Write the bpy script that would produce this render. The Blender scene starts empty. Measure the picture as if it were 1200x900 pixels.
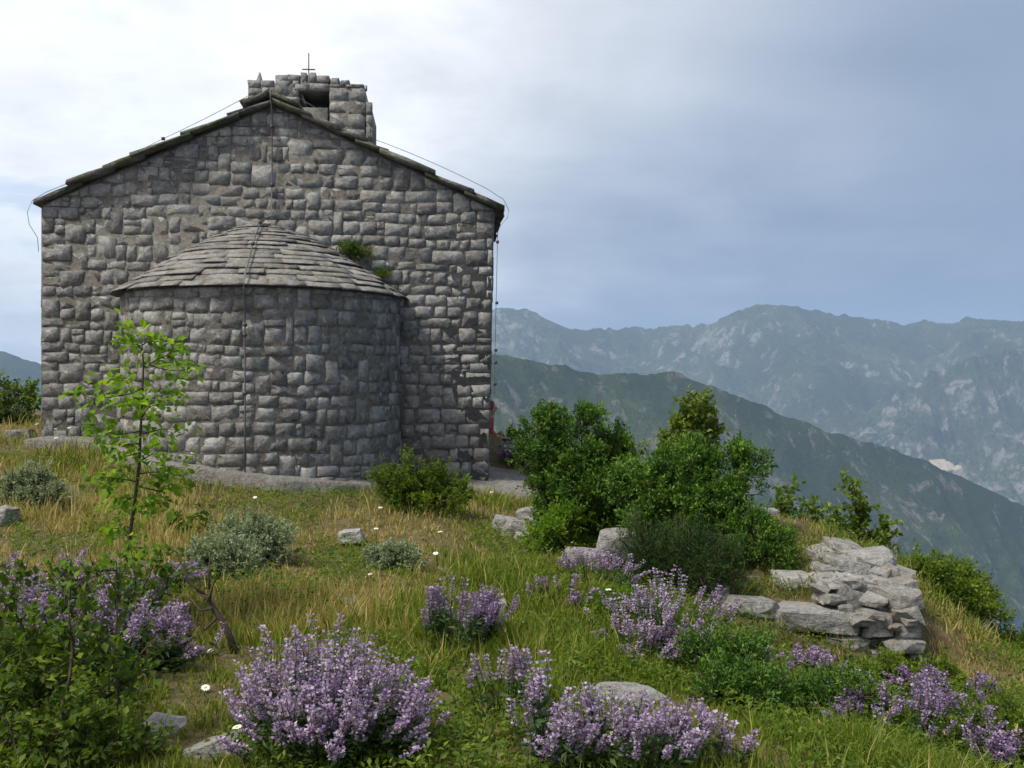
import bpy, math
import numpy as np
from mathutils import Vector, Matrix

# ------------------------------------------------------------------ camera, sky, sun, exposure
S = bpy.context.scene
COL = S.collection
cam = bpy.data.cameras.new('camera'); camo = bpy.data.objects.new('camera', cam); COL.objects.link(camo)
cam.sensor_width = 36.0; cam.lens = 36.0; cam.clip_start = 0.05; cam.clip_end = 60000
camo.location = (0, 0, 0); camo.rotation_euler = (math.radians(90), 0, 0)
S.camera = camo
S.view_settings.view_transform = 'Standard'; S.view_settings.look = 'None'
S.view_settings.exposure = 0.46; S.view_settings.gamma = 1.0
S.view_settings.use_curve_mapping = False
S.render.engine = 'CYCLES'
S.cycles.use_denoising = True
S.cycles.max_bounces = 6; S.cycles.diffuse_bounces = 3; S.cycles.transmission_bounces = 4
S.cycles.volume_bounces = 1; S.cycles.transparent_max_bounces = 8
S.cycles.sample_clamp_indirect = 4.0

SUN_EL, SUN_AZ = 57.0, -124.0          # azimuth measured from +Y (view direction) towards +X
sd = Vector((math.sin(math.radians(SUN_AZ)) * math.cos(math.radians(SUN_EL)),
             math.cos(math.radians(SUN_AZ)) * math.cos(math.radians(SUN_EL)),
             math.sin(math.radians(SUN_EL))))
sun = bpy.data.lights.new('sun', 'SUN'); sun.energy = 3.3; sun.angle = math.radians(11); sun.color = (1.0, 0.925, 0.80)
suno = bpy.data.objects.new('sun', sun); COL.objects.link(suno)
suno.rotation_euler = sd.to_track_quat('Z', 'Y').to_euler(); suno.location = (-40, 20, 60)

class NT:
    """small node-tree writer"""
    def __init__(s, tree): s.t = tree; s.n = tree.nodes; s.l = tree.links
    def new(s, typ, **kw):
        n = s.n.new(typ)
        for k, v in kw.items():
            setattr(n, k, v)
        return n
    def val(s, sock, v):
        if isinstance(v, bpy.types.NodeSocket): s.l.new(v, sock)
        elif v is not None:
            try: sock.default_value = v
            except Exception: sock.default_value = tuple(v) + (1.0,)
    def math(s, op, a, b=None, c=None, clamp=False):
        n = s.new('ShaderNodeMath', operation=op, use_clamp=clamp)
        s.val(n.inputs[0], a)
        if b is not None: s.val(n.inputs[1], b)
        if c is not None: s.val(n.inputs[2], c)
        return n.outputs[0]
    def vmath(s, op, a, b=None):
        n = s.new('ShaderNodeVectorMath', operation=op); s.val(n.inputs[0], a)
        if b is not None: s.val(n.inputs[1], b)
        return n.outputs[0]
    def mix(s, f, a, b, blend='MIX'):
        n = s.new('ShaderNodeMix', data_type='RGBA', blend_type=blend)
        s.val(n.inputs[0], f); s.val(n.inputs[6], a); s.val(n.inputs[7], b)
        return n.outputs[2]
    def noise(s, vec, scale, detail=4, rough=0.55, dist=0.0):
        n = s.new('ShaderNodeTexNoise'); s.val(n.inputs['Vector'], vec)
        n.inputs['Scale'].default_value = scale; n.inputs['Detail'].default_value = detail
        n.inputs['Roughness'].default_value = rough; n.inputs['Distortion'].default_value = dist
        return n.outputs['Fac']
    def map(s, v, a, b, c=0.0, d=1.0, smooth=True):
        n = s.new('ShaderNodeMapRange'); n.interpolation_type = 'SMOOTHSTEP' if smooth else 'LINEAR'
        s.val(n.inputs[0], v)
        for i, q in enumerate((a, b, c, d)): n.inputs[1 + i].default_value = q
        return n.outputs[0]

world = bpy.data.worlds.new('World'); S.world = world; world.use_nodes = True
w = NT(world.node_tree); w.n.clear()
tc = w.new('ShaderNodeTexCoord').outputs['Generated']
sx = w.new('ShaderNodeSeparateXYZ'); w.val(sx.inputs[0], tc)
dx, dy, dz = sx.outputs
sky = w.new('ShaderNodeTexSky', sky_type='NISHITA'); sky.sun_disc = False
sky.sun_elevation = math.radians(SUN_EL); sky.sun_rotation = math.radians(SUN_AZ)
sky.altitude = 600; sky.dust_density = 2.0
# clouds are laid on a plane high above, seen in perspective
zc = w.math('ADD', w.math('MAXIMUM', dz, 0.0), 0.22)
cv = w.new('ShaderNodeCombineXYZ'); w.val(cv.inputs[0], w.math('DIVIDE', dx, zc)); w.val(cv.inputs[1], w.math('DIVIDE', dy, zc)); w.val(cv.inputs[2], 0.0)
cvo = cv.outputs[0]
big = w.noise(cvo, 0.55, 3, 0.5, 0.3)
med = w.noise(w.vmath('ADD', cvo, (3.1, 7.7, 0.0)), 1.7, 5, 0.58, 0.35)
fine = w.noise(w.vmath('ADD', cvo, (13.1, 2.7, 0.0)), 4.5, 5, 0.6, 0.2)
# the storm stands to the right; the bright veil of cloud to the left
stormx = w.math('ADD', dx, w.math('MULTIPLY', w.math('SUBTRACT', big, 0.5), 0.9))
storm = w.map(stormx, -0.24, 0.46)
low = w.map(w.math('ADD', dz, w.math('MULTIPLY', w.math('SUBTRACT', med, 0.5), 0.25)), 0.04, 0.27, 1.0, 0.0)
bright = w.mix(storm, (8.9, 9.0, 9.1), (2.25, 2.8, 3.75))
tex = w.math('ADD', w.math('MULTIPLY', w.math('SUBTRACT', med, 0.5), 0.8), w.math('MULTIPLY', w.math('SUBTRACT', fine, 0.5), 0.5))
tex = w.math('MULTIPLY', tex, w.map(storm, 0.0, 0.8, 1.0, 0.26))
cl = w.mix(1.0, bright, w.math('ADD', tex, 1.0), 'MULTIPLY')
lowst = w.math('MULTIPLY', low, w.map(dx, -0.22, 0.16))
cl2 = w.mix(w.math('MULTIPLY', lowst, 0.88), cl, (1.2, 1.75, 2.85))
# thin places of the veil show a little of the sky itself
gap = w.math('MULTIPLY', w.map(w.math('ADD', w.math('MULTIPLY', med, 0.75), w.math('MULTIPLY', fine, 0.25)), 0.50, 0.60), w.map(dx, -0.24, -0.38))
out = w.mix(w.math('MULTIPLY', gap, 0.75), cl2, w.mix(0.25, (5.6, 6.7, 8.0), sky.outputs[0]))
outs = w.mix(0.08, out, sky.outputs[0])
bg = w.new('ShaderNodeBackground'); w.val(bg.inputs[0], outs); bg.inputs[1].default_value = 0.1
wo = w.new('ShaderNodeOutputWorld'); w.l.new(bg.outputs[0], wo.inputs[0])

# ------------------------------------------------------------------ helpers
RNG = np.random.default_rng(11)
def P(px, py, Y): return np.array([(px - 600) / 1200 * Y, Y, (450 - py) / 1200 * Y])

def _hash(i, j, seed):
    h = (i.astype(np.int64) * 374761393 + j.astype(np.int64) * 668265263 + seed * 1274126177) & 0xffffffff
    h = ((h ^ (h >> 13)) * 1274126177) & 0xffffffff
    return ((h ^ (h >> 16)) & 0xffff) / 65535.0
def vnoise(x, y, seed=0):
    x = np.asarray(x, float); y = np.asarray(y, float)
    i = np.floor(x); j = np.floor(y); fx = x - i; fy = y - j
    fx = fx * fx * fx * (fx * (fx * 6 - 15) + 10); fy = fy * fy * fy * (fy * (fy * 6 - 15) + 10)
    i = i.astype(np.int64); j = j.astype(np.int64)
    a = _hash(i, j, seed); b = _hash(i + 1, j, seed); c = _hash(i, j + 1, seed); d = _hash(i + 1, j + 1, seed)
    return (a + (b - a) * fx) * (1 - fy) + (c + (d - c) * fx) * fy - 0.5
def fbm(x, y, oct=5, seed=0, gain=0.5, ridged=False):
    s = 0; a = 1.0; f = 1.0
    for k in range(oct):
        n = vnoise(x * f + 17.3 * k, y * f - 9.1 * k, seed + k)
        s = s + a * ((0.5 - np.abs(2 * n)) if ridged else 2 * n)
        a *= gain; f *= 2.03
    return s

def mesh_np(name, V, faces, tone=None, smooth=False):
    """mesh from numpy arrays; faces: list of (m,k) int arrays"""
    me = bpy.data.meshes.new(name)
    V = np.asarray(V, np.float32)
    faces = [np.asarray(f, np.int32) for f in faces if len(f)]
    me.vertices.add(len(V)); me.vertices.foreach_set('co', V.ravel())
    li = np.concatenate([f.ravel() for f in faces]); lt = np.concatenate([np.full(len(f), f.shape[1], np.int32) for f in faces])
    ls = np.concatenate([[0], np.cumsum(lt)[:-1]]).astype(np.int32)
    me.loops.add(len(li)); me.loops.foreach_set('vertex_index', li)
    me.polygons.add(len(lt)); me.polygons.foreach_set('loop_start', ls); me.polygons.foreach_set('loop_total', lt)
    if smooth: me.polygons.foreach_set('use_smooth', np.ones(len(lt), bool))
    if tone is not None:
        a = me.attributes.new('tone', 'FLOAT', 'POINT'); a.data.foreach_set('value', np.asarray(tone, np.float32))
    me.update(calc_edges=True); me.validate()
    return me

def obj(name, me, mat=None, parent=None, kind=None, label=None, cat=None, group=None, loc=None):
    o = bpy.data.objects.new(name, me); COL.objects.link(o)
    if mat is not None and me is not None and len(me.materials) == 0: me.materials.append(mat)
    if parent is not None: o.parent = parent
    if kind: o['kind'] = kind
    if label: o['label'] = label
    if cat: o['category'] = cat
    if group: o['group'] = group
    if loc is not None: o.location = loc
    return o
def thing(name, label, cat, loc=(0, 0, 0), rotz=0.0, group=None):
    o = obj(name, None, label=label, cat=cat, group=group); o.location = loc; o.rotation_euler = (0, 0, rotz); return o

class Soup:
    """collects vertices and faces (with a per-vertex tone) into one mesh"""
    def __init__(s): s.V = []; s.F = {}; s.T = []; s.n = 0
    def add(s, V, faces, tone=0.5):
        V = np.asarray(V, float).reshape(-1, 3)
        for f in faces:
            f = np.asarray(f, int)
            if len(f): s.F.setdefault(f.shape[1], []).append(f + s.n)
        s.V.append(V); s.T.append(np.full(len(V), tone) if np.isscalar(tone) else np.asarray(tone)); s.n += len(V)
    def mesh(s, name, smooth=False):
        return mesh_np(name, np.concatenate(s.V), [np.concatenate(v) for v in s.F.values()], np.concatenate(s.T), smooth)

def tube(soup, pts, rad, n=5, tone=0.5):
    pts = np.asarray(pts, float); m = len(pts)
    rad = np.full(m, rad) if np.isscalar(rad) else np.asarray(rad, float)
    T = np.gradient(pts, axis=0); T /= np.linalg.norm(T, axis=1)[:, None] + 1e-9
    ref = np.where(np.abs(T[:, 2:3]) > 0.9, np.array([[1.0, 0, 0]]), np.array([[0, 0, 1.0]]))
    A = np.cross(T, ref); A /= np.linalg.norm(A, axis=1)[:, None] + 1e-9; B = np.cross(T, A)
    an = np.arange(n) * 2 * np.pi / n
    V = pts[:, None] + rad[:, None, None] * (np.cos(an)[None, :, None] * A[:, None] + np.sin(an)[None, :, None] * B[:, None])
    q = []
    for k in range(m - 1):
        for j in range(n):
            q.append((k * n + j, k * n + (j + 1) % n, (k + 1) * n + (j + 1) % n, (k + 1) * n + j))
    soup.add(V.reshape(-1, 3), [q, [tuple(range(n - 1, -1, -1))], [tuple((m - 1) * n + j for j in range(n))]], tone)

# ------------------------------------------------------------------ materials
def mat_base(name, rough=0.85, spec=0.25):
    m = bpy.data.materials.new(name); m.use_nodes = True; t = NT(m.node_tree)
    b = t.n['Principled BSDF']; b.inputs['Roughness'].default_value = rough; b.inputs['Specular IOR Level'].default_value = spec
    return m, t, b
def bump(t, b, h, strength=0.5, dist=0.02):
    n = t.new('ShaderNodeBump'); n.inputs['Strength'].default_value = strength; n.inputs['Distance'].default_value = dist
    t.val(n.inputs['Height'], h); t.l.new(n.outputs[0], b.inputs['Normal'])
def attr(t, name='tone'):
    a = t.new('ShaderNodeAttribute'); a.attribute_name = name; return a.outputs['Fac']

def stone_mat(name, dark, light, warm, lichen=(0.42, 0.42, 0.38), lam=0.5, scale=1.0, moss=None, mossamt=0.0, strata=0.0, relief=1.0):
    m, t, b = mat_base(name, 0.9, 0.2)
    pos = t.new('ShaderNodeNewGeometry').outputs['Position']
    tone = attr(t)
    n1 = t.noise(pos, 3.1 * scale, 5, 0.6); n2 = t.noise(pos, 14 * scale, 6, 0.68); n3 = t.noise(pos, 46 * scale, 4, 0.7)
    f = t.math('ADD', t.math('MULTIPLY', tone, 0.55), t.math('ADD', t.math('MULTIPLY', t.math('SUBTRACT', n1, 0.5), 0.8), t.math('MULTIPLY', t.math('SUBTRACT', n2, 0.36), 1.9)))
    c = t.mix(t.map(f, 0.05, 1.0, smooth=False), dark, light)
    c = t.mix(t.math('MULTIPLY', t.map(t.noise(pos, 1.3 * scale, 4, 0.6, 0.5), 0.48, 0.66), 0.65), c, warm)
    pits = t.map(n3, 0.30, 0.45)
    c = t.mix(t.math('MULTIPLY', t.math('SUBTRACT', 1.0, pits), 0.55), c, tuple(q * 0.35 for q in dark))
    lm = t.math('MULTIPLY', t.map(n2, 0.56, 0.66), t.map(t.noise(pos, 5.5 * scale, 4, 0.6), 0.5, 0.62))
    c = t.mix(t.math('MULTIPLY', lm, lam), c, lichen)
    if moss is not None:
        mm = t.math('MULTIPLY', t.map(t.noise(pos, 2.2 * scale, 5, 0.65), 0.40, 0.60), mossamt)
        c = t.mix(mm, c, moss)
    t.val(b.inputs['Base Color'], c)
    h = t.math('ADD', t.math('MULTIPLY', n2, 1.0), t.math('MULTIPLY', n3, 0.45))
    vz = t.new('ShaderNodeTexVoronoi'); vz.inputs['Scale'].default_value = 7.5 * scale; t.val(vz.inputs['Vector'], pos)
    h = t.math('ADD', h, t.math('MULTIPLY', vz.outputs['Distance'], 0.5))
    if strata: h = t.math('ADD', h, t.math('MULTIPLY', t.noise(t.vmath('MULTIPLY', pos, (2.5, 2.5, 17.0)), 1.6, 4, .62, .3), strata))
    bump(t, b, h, relief, 0.06 / scale)
    return m

M = {}
M['wall_stone'] = stone_mat('wall_stone', (0.105, 0.102, 0.097), (0.40, 0.388, 0.367), (0.18, 0.168, 0.148), lichen=(0.52, 0.51, 0.48), lam=0.9, relief=0.62)
M['mortar'] = stone_mat('lime_mortar', (0.105, 0.098, 0.087), (0.26, 0.245, 0.217), (0.15, 0.134, 0.108), lam=0.35, scale=1.6)
M['roof_stone'] = stone_mat('roof_slab_stone', (0.12, 0.115, 0.10), (0.31, 0.295, 0.265), (0.17, 0.15, 0.12), lam=0.6, moss=(0.085, 0.10, 0.03), mossamt=0.75)
M['apse_slab'] = stone_mat('apse_slab_stone', (0.16, 0.15, 0.142), (0.47, 0.445, 0.42), (0.26, 0.235, 0.21), lam=0.5, moss=(0.13, 0.13, 0.05), mossamt=0.25)
M['limestone'] = stone_mat('pale_limestone', (0.125, 0.121, 0.114), (0.48, 0.466, 0.437), (0.23, 0.207, 0.17), lichen=(0.56, 0.55, 0.52), lam=0.7, scale=1.5, strata=0.8)
M['ledge'] = stone_mat('ledge_concrete', (0.17, 0.16, 0.145), (0.36, 0.34, 0.31), (0.22, 0.195, 0.16), lam=0.4)
m, t, b = mat_base('iron', 0.6, 0.4); b.inputs['Base Color'].default_value = (0.045, 0.042, 0.04, 1); M['iron'] = m
m, t, b = mat_base('zinc_cable', 0.55, 0.4); b.inputs['Base Color'].default_value = (0.10, 0.10, 0.105, 1); M['zinc'] = m

# ------------------------------------------------------------------ terrain
CTRL = np.array([
 (-2.2,4.5,-1.62),(0,4.5,-1.69),(2.2,4.6,-1.92),(-3,6,-1.5),(0,6,-1.66),(0.9,5.4,-1.69),(1.5,6,-1.95),(3,6,-2.2),
 (-5,8,-1.3),(-3,8,-1.45),(-1,8,-1.56),(1,8,-1.72),(2.2,7.8,-2.05),(3.3,7.7,-2.25),(4.5,7.6,-2.45),(6,8,-3.0),
 (2.2,8.25,-2.0),(2.9,8.2,-2.2),(3.5,8.2,-2.36),(2.0,9,-1.82),(2.7,8.9,-1.82),(2.8,9.8,-1.62),(3.3,9.3,-1.72),(4.2,8.9,-2.4),(5,10,-2.8),
 (1,10,-1.7),(1.6,9,-1.8),(0.3,11,-1.66),(0.35,13,-1.66),(0.3,14.2,-1.62),
 (-1,12,-1.52),(-3,12.2,-1.36),(-5,12,-1.18),(-6.5,12,-1.0),(-6.5,14,-0.92),(-8,14,-0.84),(-8,17,-.7),(-10,22,-0.6),(-12,28,-1.5),
 (-5,10,-1.25),(-3,10,-1.45),(-1,10,-1.55),(-8,10,-1.0),(-1.2,14,-1.52),(-5,13.5,-1.08),
 (-3,17,-1.25),(-0.5,16,-1.62),(0.5,16.5,-1.47),(0.3,18,-1.42),(0,20,-1.2),(0.5,24,-3),(-5,22,-0.9),
 (2,12,-1.75),(3.1,11,-1.5),(3.4,12.3,-2.3),(4.5,13,-3.5),(3,16,-3.5),(2,20,-4.0),(7,12,-4.5),(6,16,-6),(8,6,-4),
 (0,0,-1.72),(-4,0,-1.5),(4,0,-2.4),(0,-8,-2.2),(-8,-8,-2.2),(8,-8,-4),(-10,3,-1.2),(-13,12,-0.9),(-16,20,-1.5),(5,22,-7)], float)
def _tps(r): return np.where(r > 1e-9, r * r * np.log(r + 1e-12), 0)
def _fit(C):
    n = len(C); K = _tps(np.hypot(C[:, None, 0] - C[None, :, 0], C[:, None, 1] - C[None, :, 1])) + 0.03 * np.eye(n)
    Pm = np.c_[np.ones(n), C[:, :2]]
    A = np.block([[K, Pm], [Pm.T, np.zeros((3, 3))]])
    return np.linalg.solve(A, np.r_[C[:, 2], 0, 0, 0])
_W = _fit(CTRL)
def ground_z(x, y):
    x = np.asarray(x, float); y = np.asarray(y, float); sh = np.broadcast(x, y).shape
    x = np.broadcast_to(x, sh).ravel(); y = np.broadcast_to(y, sh).ravel()
    cx, cy = -1.5, 9.0
    r = np.hypot(x - cx, y - cy); k = np.where(r > 17, 17 / np.maximum(r, 1e-6), 1.0)
    qx = cx + (x - cx) * k; qy = cy + (y - cy) * k
    z = _W[-3] + _W[-2] * qx + _W[-1] * qy
    for i in range(len(CTRL)):
        z = z + _W[i] * _tps(np.hypot(qx - CTRL[i, 0], qy - CTRL[i, 1]))
    e = np.maximum(r - 17, 0)
    z = z - 0.52 * e * (e / (e + 6)) + np.where(e > 0, fbm(x / 30, y / 30, 4, 5) * np.minimum(e * 0.06, 9), 0)
    z = z - 0.26 * np.exp(-((x - 2.75) / .8) ** 2 - ((y - 7.75) / .5) ** 2)
    z = z + 0.035 * fbm(x * 1.1, y * 1.1, 4, 3)
    return z.reshape(sh)
gx = np.concatenate([-13 - np.geomspace(0.3, 1500, 50)[::-1], np.arange(-13, 9.01, 0.11), 9 + np.geomspace(0.3, 1500, 50)])
gy = np.concatenate([1 - np.geomspace(0.3, 1500, 50)[::-1], np.arange(1, 23.01, 0.11), 23 + np.geomspace(0.3, 1500, 50)])
GX, GY = np.meshgrid(gx, gy); GZ = ground_z(GX, GY)
def grid_faces(ny, nx):
    i = np.arange(ny * nx).reshape(ny, nx)
    return np.stack([i[:-1, :-1].ravel(), i[:-1, 1:].ravel(), i[1:, 1:].ravel(), i[1:, :-1].ravel()], 1)
m, t, b = mat_base('meadow_soil', 0.95, 0.1)
pos = t.new('ShaderNodeNewGeometry').outputs['Position']
n1 = t.noise(pos, 0.9, 5, 0.6); n2 = t.noise(pos, 9, 5, 0.65); n3 = t.noise(pos, 40, 4, 0.7)
c = t.mix(t.map(n1, 0.35, 0.65), (0.13, 0.095, 0.05), (0.075, 0.07, 0.028))
c = t.mix(t.map(n2, 0.42, 0.7), c, (0.19, 0.145, 0.08))
c = t.mix(t.math('MULTIPLY', t.map(n3, 0.6, 0.7), 0.5), c, (0.26, 0.24, 0.21))
t.val(b.inputs['Base Color'], c); bump(t, b, t.math('ADD', n2, n3), 0.8, 0.04); M['soil'] = m
obj('ground', mesh_np('ground', np.stack([GX, GY, GZ], -1).reshape(-1, 3), [grid_faces(*GX.shape)], smooth=True), M['soil'], kind='structure')

def hill_mat(name, green, green2, rock, rockthr, scale, rockscale):
    m, t, b = mat_base(name, 0.95, 0.05)
    g = t.new('ShaderNodeNewGeometry'); pos = g.outputs['Position']
    nz = t.new('ShaderNodeSeparateXYZ'); t.val(nz.inputs[0], g.outputs['Normal'])
    p = t.vmath('SCALE', pos); p.node.inputs['Scale'].default_value = scale
    a = t.noise(p, 1.0, 6, 0.65, 0.4); d = t.noise(p, 6.0, 6, 0.7); e = t.noise(p, 30.0, 4, 0.7)
    c = t.mix(t.map(a, 0.4, 0.62), green, green2)
    st = t.vmath('MULTIPLY', p, (1.0, 1.0, 0.35))
    r = t.math('ADD', t.noise(st, rockscale, 7, 0.72, 0.6), t.math('MULTIPLY', t.math('SUBTRACT', 0.8, nz.outputs[2]), 0.22))
    r = t.math('ADD', r, t.math('MULTIPLY', t.math('SUBTRACT', a, 0.5), 0.35))
    rm = t.map(r, rockthr, rockthr + 0.12)
    c = t.mix(rm, c, rock)
    c = t.mix(t.math('MULTIPLY', t.map(e, 0.48, 0.6), 0.55), c, tuple(q * 0.45 for q in green))
    t.val(b.inputs['Base Color'], c)
    bump(t, b, t.math('ADD', d, t.math('MULTIPLY', e, 0.5)), 0.9, 0.05 / scale)
    return m
def mountain(name, crest, foot, width, drift, mat, nt, ns, amp, gul, fine, seed, back=0.5, prof=1.0, shelf=None, slope=None):
    """a ridge of real terrain: crest points (px, py, distance), slopes running down towards and away from the viewer"""
    C = np.array([P(*c) for c in crest]); d = np.r_[0, np.cumsum(np.hypot(*(np.diff(C[:, :2], axis=0).T)))]
    tt = np.linspace(0, d[-1], nt)
    k = np.stack([np.interp(tt, d, C[:, i]) for i in range(3)], 1)
    s = np.concatenate([-np.linspace(1, 0, ns // 5, endpoint=False) * back, np.linspace(0, 1, ns)])
    T, Sg = np.meshgrid(tt, s)
    if slope is not None: width = np.maximum(k[None, :, 2] - foot, 40) / slope
    X = k[None, :, 0] + Sg * width * drift; Y = k[None, :, 1] - Sg * width
    a = np.abs(Sg) ** prof
    if shelf is not None: a = np.interp(np.abs(Sg), *shelf)
    H = k[None, :, 2] - foot
    Z = k[None, :, 2] - a * H * np.where(Sg < 0, 1.0, 1.0)
    env = np.clip(np.abs(Sg) * 6, 0.0, 1) * np.clip((1.15 - np.abs(Sg)) * 2.5, 0.2, 1)
    u = X - 0.0 * Y
    warp = fbm(X / (gul * 2), Y / (gul * 2), 3, seed + 9) * gul * 0.5
    g = fbm((X - drift * (k[None, :, 1] - Y) + warp) / gul, Y / (gul * 2.6), 6, seed, 0.52, ridged=True)
    Z = Z + env * amp * (g - 0.35) + env * amp * 0.8 * fbm(X / (gul * 1.7), Y / (gul * 1.7), 5, seed + 3)
    Z = Z + fine * fbm(X / (gul * 0.16), Y / (gul * 0.16), 5, seed + 5, 0.6)
    V = np.stack([X, Y, Z], -1).reshape(-1, 3)
    return obj(name, mesh_np(name, V, [grid_faces(*X.shape)], smooth=True), mat, kind='structure')
SEA = -575.0
M['near_ridge'] = hill_mat('scrub_slope', (0.020, 0.038, 0.011), (0.046, 0.066, 0.021), (0.16, 0.15, 0.12), 0.555, 0.004, 5.0)
M['far_range'] = hill_mat('karst_slope', (0.030, 0.045, 0.018), (0.065, 0.08, 0.032), (0.22, 0.21, 0.19), 0.55, 0.0016, 5.5)
mountain('mid_ridge', [(380,440,2500),(480,425,2520),(560,416,2550),(590,415,2580),(620,420,2600),(650,428,2620),(700,440,2680),(745,439,2700),(787,436,2720),(820,445,2740),(850,458,2750),(916,485,2780),(970,505,2800),(1030,521,2830),(1097,545,2850),(1150,570,2880),(1200,592,2900),(1300,640,2950),(1420,690,3000)],
         SEA - 12, 1000, 0.12, M['near_ridge'], 460, 260, 48, 300, 5.0, 21, back=0.8, prof=0.95, slope=1.0)
mountain('far_range', [(300,350,7600),(420,372,7600),(520,366,7600),(585,360,7600),(612,364,7600),(640,374,7600),(672,387,7600),(705,389,7650),(745,382,7900),(800,383,7900),(830,378,7600),(862,364,7500),(890,357,7500),(935,359,7500),(965,366,7500),(1005,371,7500),(1060,379,7500),(1100,380,7500),(1140,373,7500),(1170,377,7500),(1210,376,7500),(1290,370,7400),(1400,380,7300)],
         SEA - 60, 2900, 0.0, M['far_range'], 520, 300, 210, 800, 20, 33, back=0.6, shelf=([0, 0.12, 0.30, 0.42, 1.0], [0, 0.16, 0.25, 0.36, 1.0]))
cliff = mountain('cliff_range', [(930,560,5600),(985,500,5700),(1040,468,5700),(1075,448,5700),(1100,432,5700),(1140,418,5700),(1170,412,5700),(1215,402,5700),(1290,392,5700),(1400,400,5700)],
         SEA - 60, 1100, 0.0, M['far_range'], 320, 220, 130, 280, 15, 47, back=0.8)
mountain('left_mountain', [(-330,420,5200),(-200,400,5200),(-90,392,5200),(-30,402,5200),(0,409,5200),(20,417,5200),(45,428,5200),(70,440,5200),(150,470,5200),(240,500,5200)],
         SEA - 60, 1800, -0.1, M['near_ridge'], 220, 120, 90, 600, 8, 61, back=0.8)
wm, t, b = mat_base('sea_water', 0.22, 0.5); b.inputs['Base Color'].default_value = (0.012, 0.035, 0.06, 1)
pos = t.new('ShaderNodeNewGeometry').outputs['Position']; bump(t, b, t.noise(pos, 0.05, 4, 0.6), 0.25, 2.0)
xs = np.linspace(-15000, 15000, 7); ys = np.linspace(-3000, 14000, 7); WX, WY = np.meshgrid(xs, ys)
obj('sea', mesh_np('sea', np.stack([WX, WY, np.full_like(WX, SEA)], -1).reshape(-1, 3), [grid_faces(7, 7)]), wm, kind='structure')
# the quarry scar above the far shore: bare pale ground at one place on the cliff
M['cliff'] = M['far_range'].copy(); cliff.data.materials.clear(); cliff.data.materials.append(M['cliff'])
cvs = np.empty(len(cliff.data.vertices) * 3, np.float32); cliff.data.vertices.foreach_get('co', cvs); cvs = cvs.reshape(-1, 3)
pj = np.c_[600 + cvs[:, 0] / cvs[:, 1] * 1200, 450 - cvs[:, 2] / cvs[:, 1] * 1200]; qv = cvs[np.argmin(np.hypot(pj[:, 0] - 1107, pj[:, 1] - 545))]
t = NT(M['cliff'].node_tree); bs_ = t.n['Principled BSDF']; old = bs_.inputs['Base Color'].links[0].from_socket
gp_ = t.new('ShaderNodeNewGeometry').outputs['Position']
df = t.vmath('MULTIPLY', t.vmath('SUBTRACT', gp_, tuple(float(q) for q in qv)), (1 / 85.0, 1 / 160.0, 1 / 30.0)); ln_ = t.new('ShaderNodeVectorMath', operation='LENGTH'); t.val(ln_.inputs[0], df)
qm = t.map(t.math('ADD', ln_.outputs['Value'], t.math('MULTIPLY', t.math('SUBTRACT', t.noise(gp_, 0.02, 4, .6), .5), .8)), 0.8, 1.0, 1.0, 0.0)
t.val(bs_.inputs['Base Color'], t.mix(qm, old, (0.42, 0.36, 0.28)))
# air: one even, pale volume round everything
hz = bpy.data.materials.new('haze_air'); hz.use_nodes = True; t = NT(hz.node_tree); t.n.clear()
pv = t.new('ShaderNodeVolumePrincipled'); pv.inputs['Color'].default_value = (0.47, 0.64, 0.90, 1); pv.inputs['Density'].default_value = 8.5e-5; pv.inputs['Anisotropy'].default_value = 0.0
mo = t.new('ShaderNodeOutputMaterial'); t.l.new(pv.outputs[0], mo.inputs['Volume'])
bxv = np.array([(x, y, z) for x in (-15500, 15500) for y in (-3500, 14500) for z in (-1600, 950)], float)
obj('haze', mesh_np('haze', bxv, [[(0, 1, 3, 2), (4, 6, 7, 5), (0, 4, 5, 1), (2, 3, 7, 6), (0, 2, 6, 4), (1, 5, 7, 3)]]), hz, kind='stuff')

# ------------------------------------------------------------------ church
CH_A = math.radians(4.0); CH_L = np.array([-6.778, 14.747]); CH_W = 6.49; CH_D = 6.2
RX = 3.267; RZ = 4.08; PITCH = 0.459; WALL_BOT = -2.0
AC = (3.17, 0.0); AR = 1.96; AZ = 1.25
cc, ss = math.cos(CH_A), math.sin(CH_A)
def ch_world(x, y, z=0.0): return np.array([CH_L[0] + x * cc - y * ss, CH_L[1] + x * ss + y * cc, z])
def gable_top(x): return RZ - abs(x - RX) * PITCH
church = thing('stone_chapel', 'grey rubble stone chapel with rounded apse and slab roof on the hilltop', 'chapel', (CH_L[0], CH_L[1], 0), CH_A)

def lean(x, z): return x + (0.006 + 0.014 * x / CH_W) * (z - 0.6) * np.clip(x / 6.5, 0, 1)
def clip_poly(poly, lines):
    for (a, bb, c) in lines:                       # keep a*x + b*z <= c
        out = []
        for i in range(len(poly)):
            p, q = poly[i], poly[(i + 1) % len(poly)]
            fp = a * p[0] + bb * p[1] - c; fq = a * q[0] + bb * q[1] - c
            if fp <= 0: out.append(p)
            if fp * fq < 0:
                s = fp / (fp - fq); out.append((p[0] + s * (q[0] - p[0]), p[1] + s * (q[1] - p[1])))
        poly = out
        if len(poly) < 3: return []
    return poly
def resample(poly, n):
    p = np.array(poly + [poly[0]]); d = np.r_[0, np.cumsum(np.hypot(*np.diff(p, axis=0).T))]
    s = np.linspace(0, d[-1], n, endpoint=False)
    return np.c_[np.interp(s, d, p[:, 0]), np.interp(s, d, p[:, 1])]
def poly_area(p):
    p = np.asarray(p); x, y = p[:, 0], p[:, 1]; return 0.5 * abs(np.dot(x, np.roll(y, -1)) - np.dot(y, np.roll(x, -1)))
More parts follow.
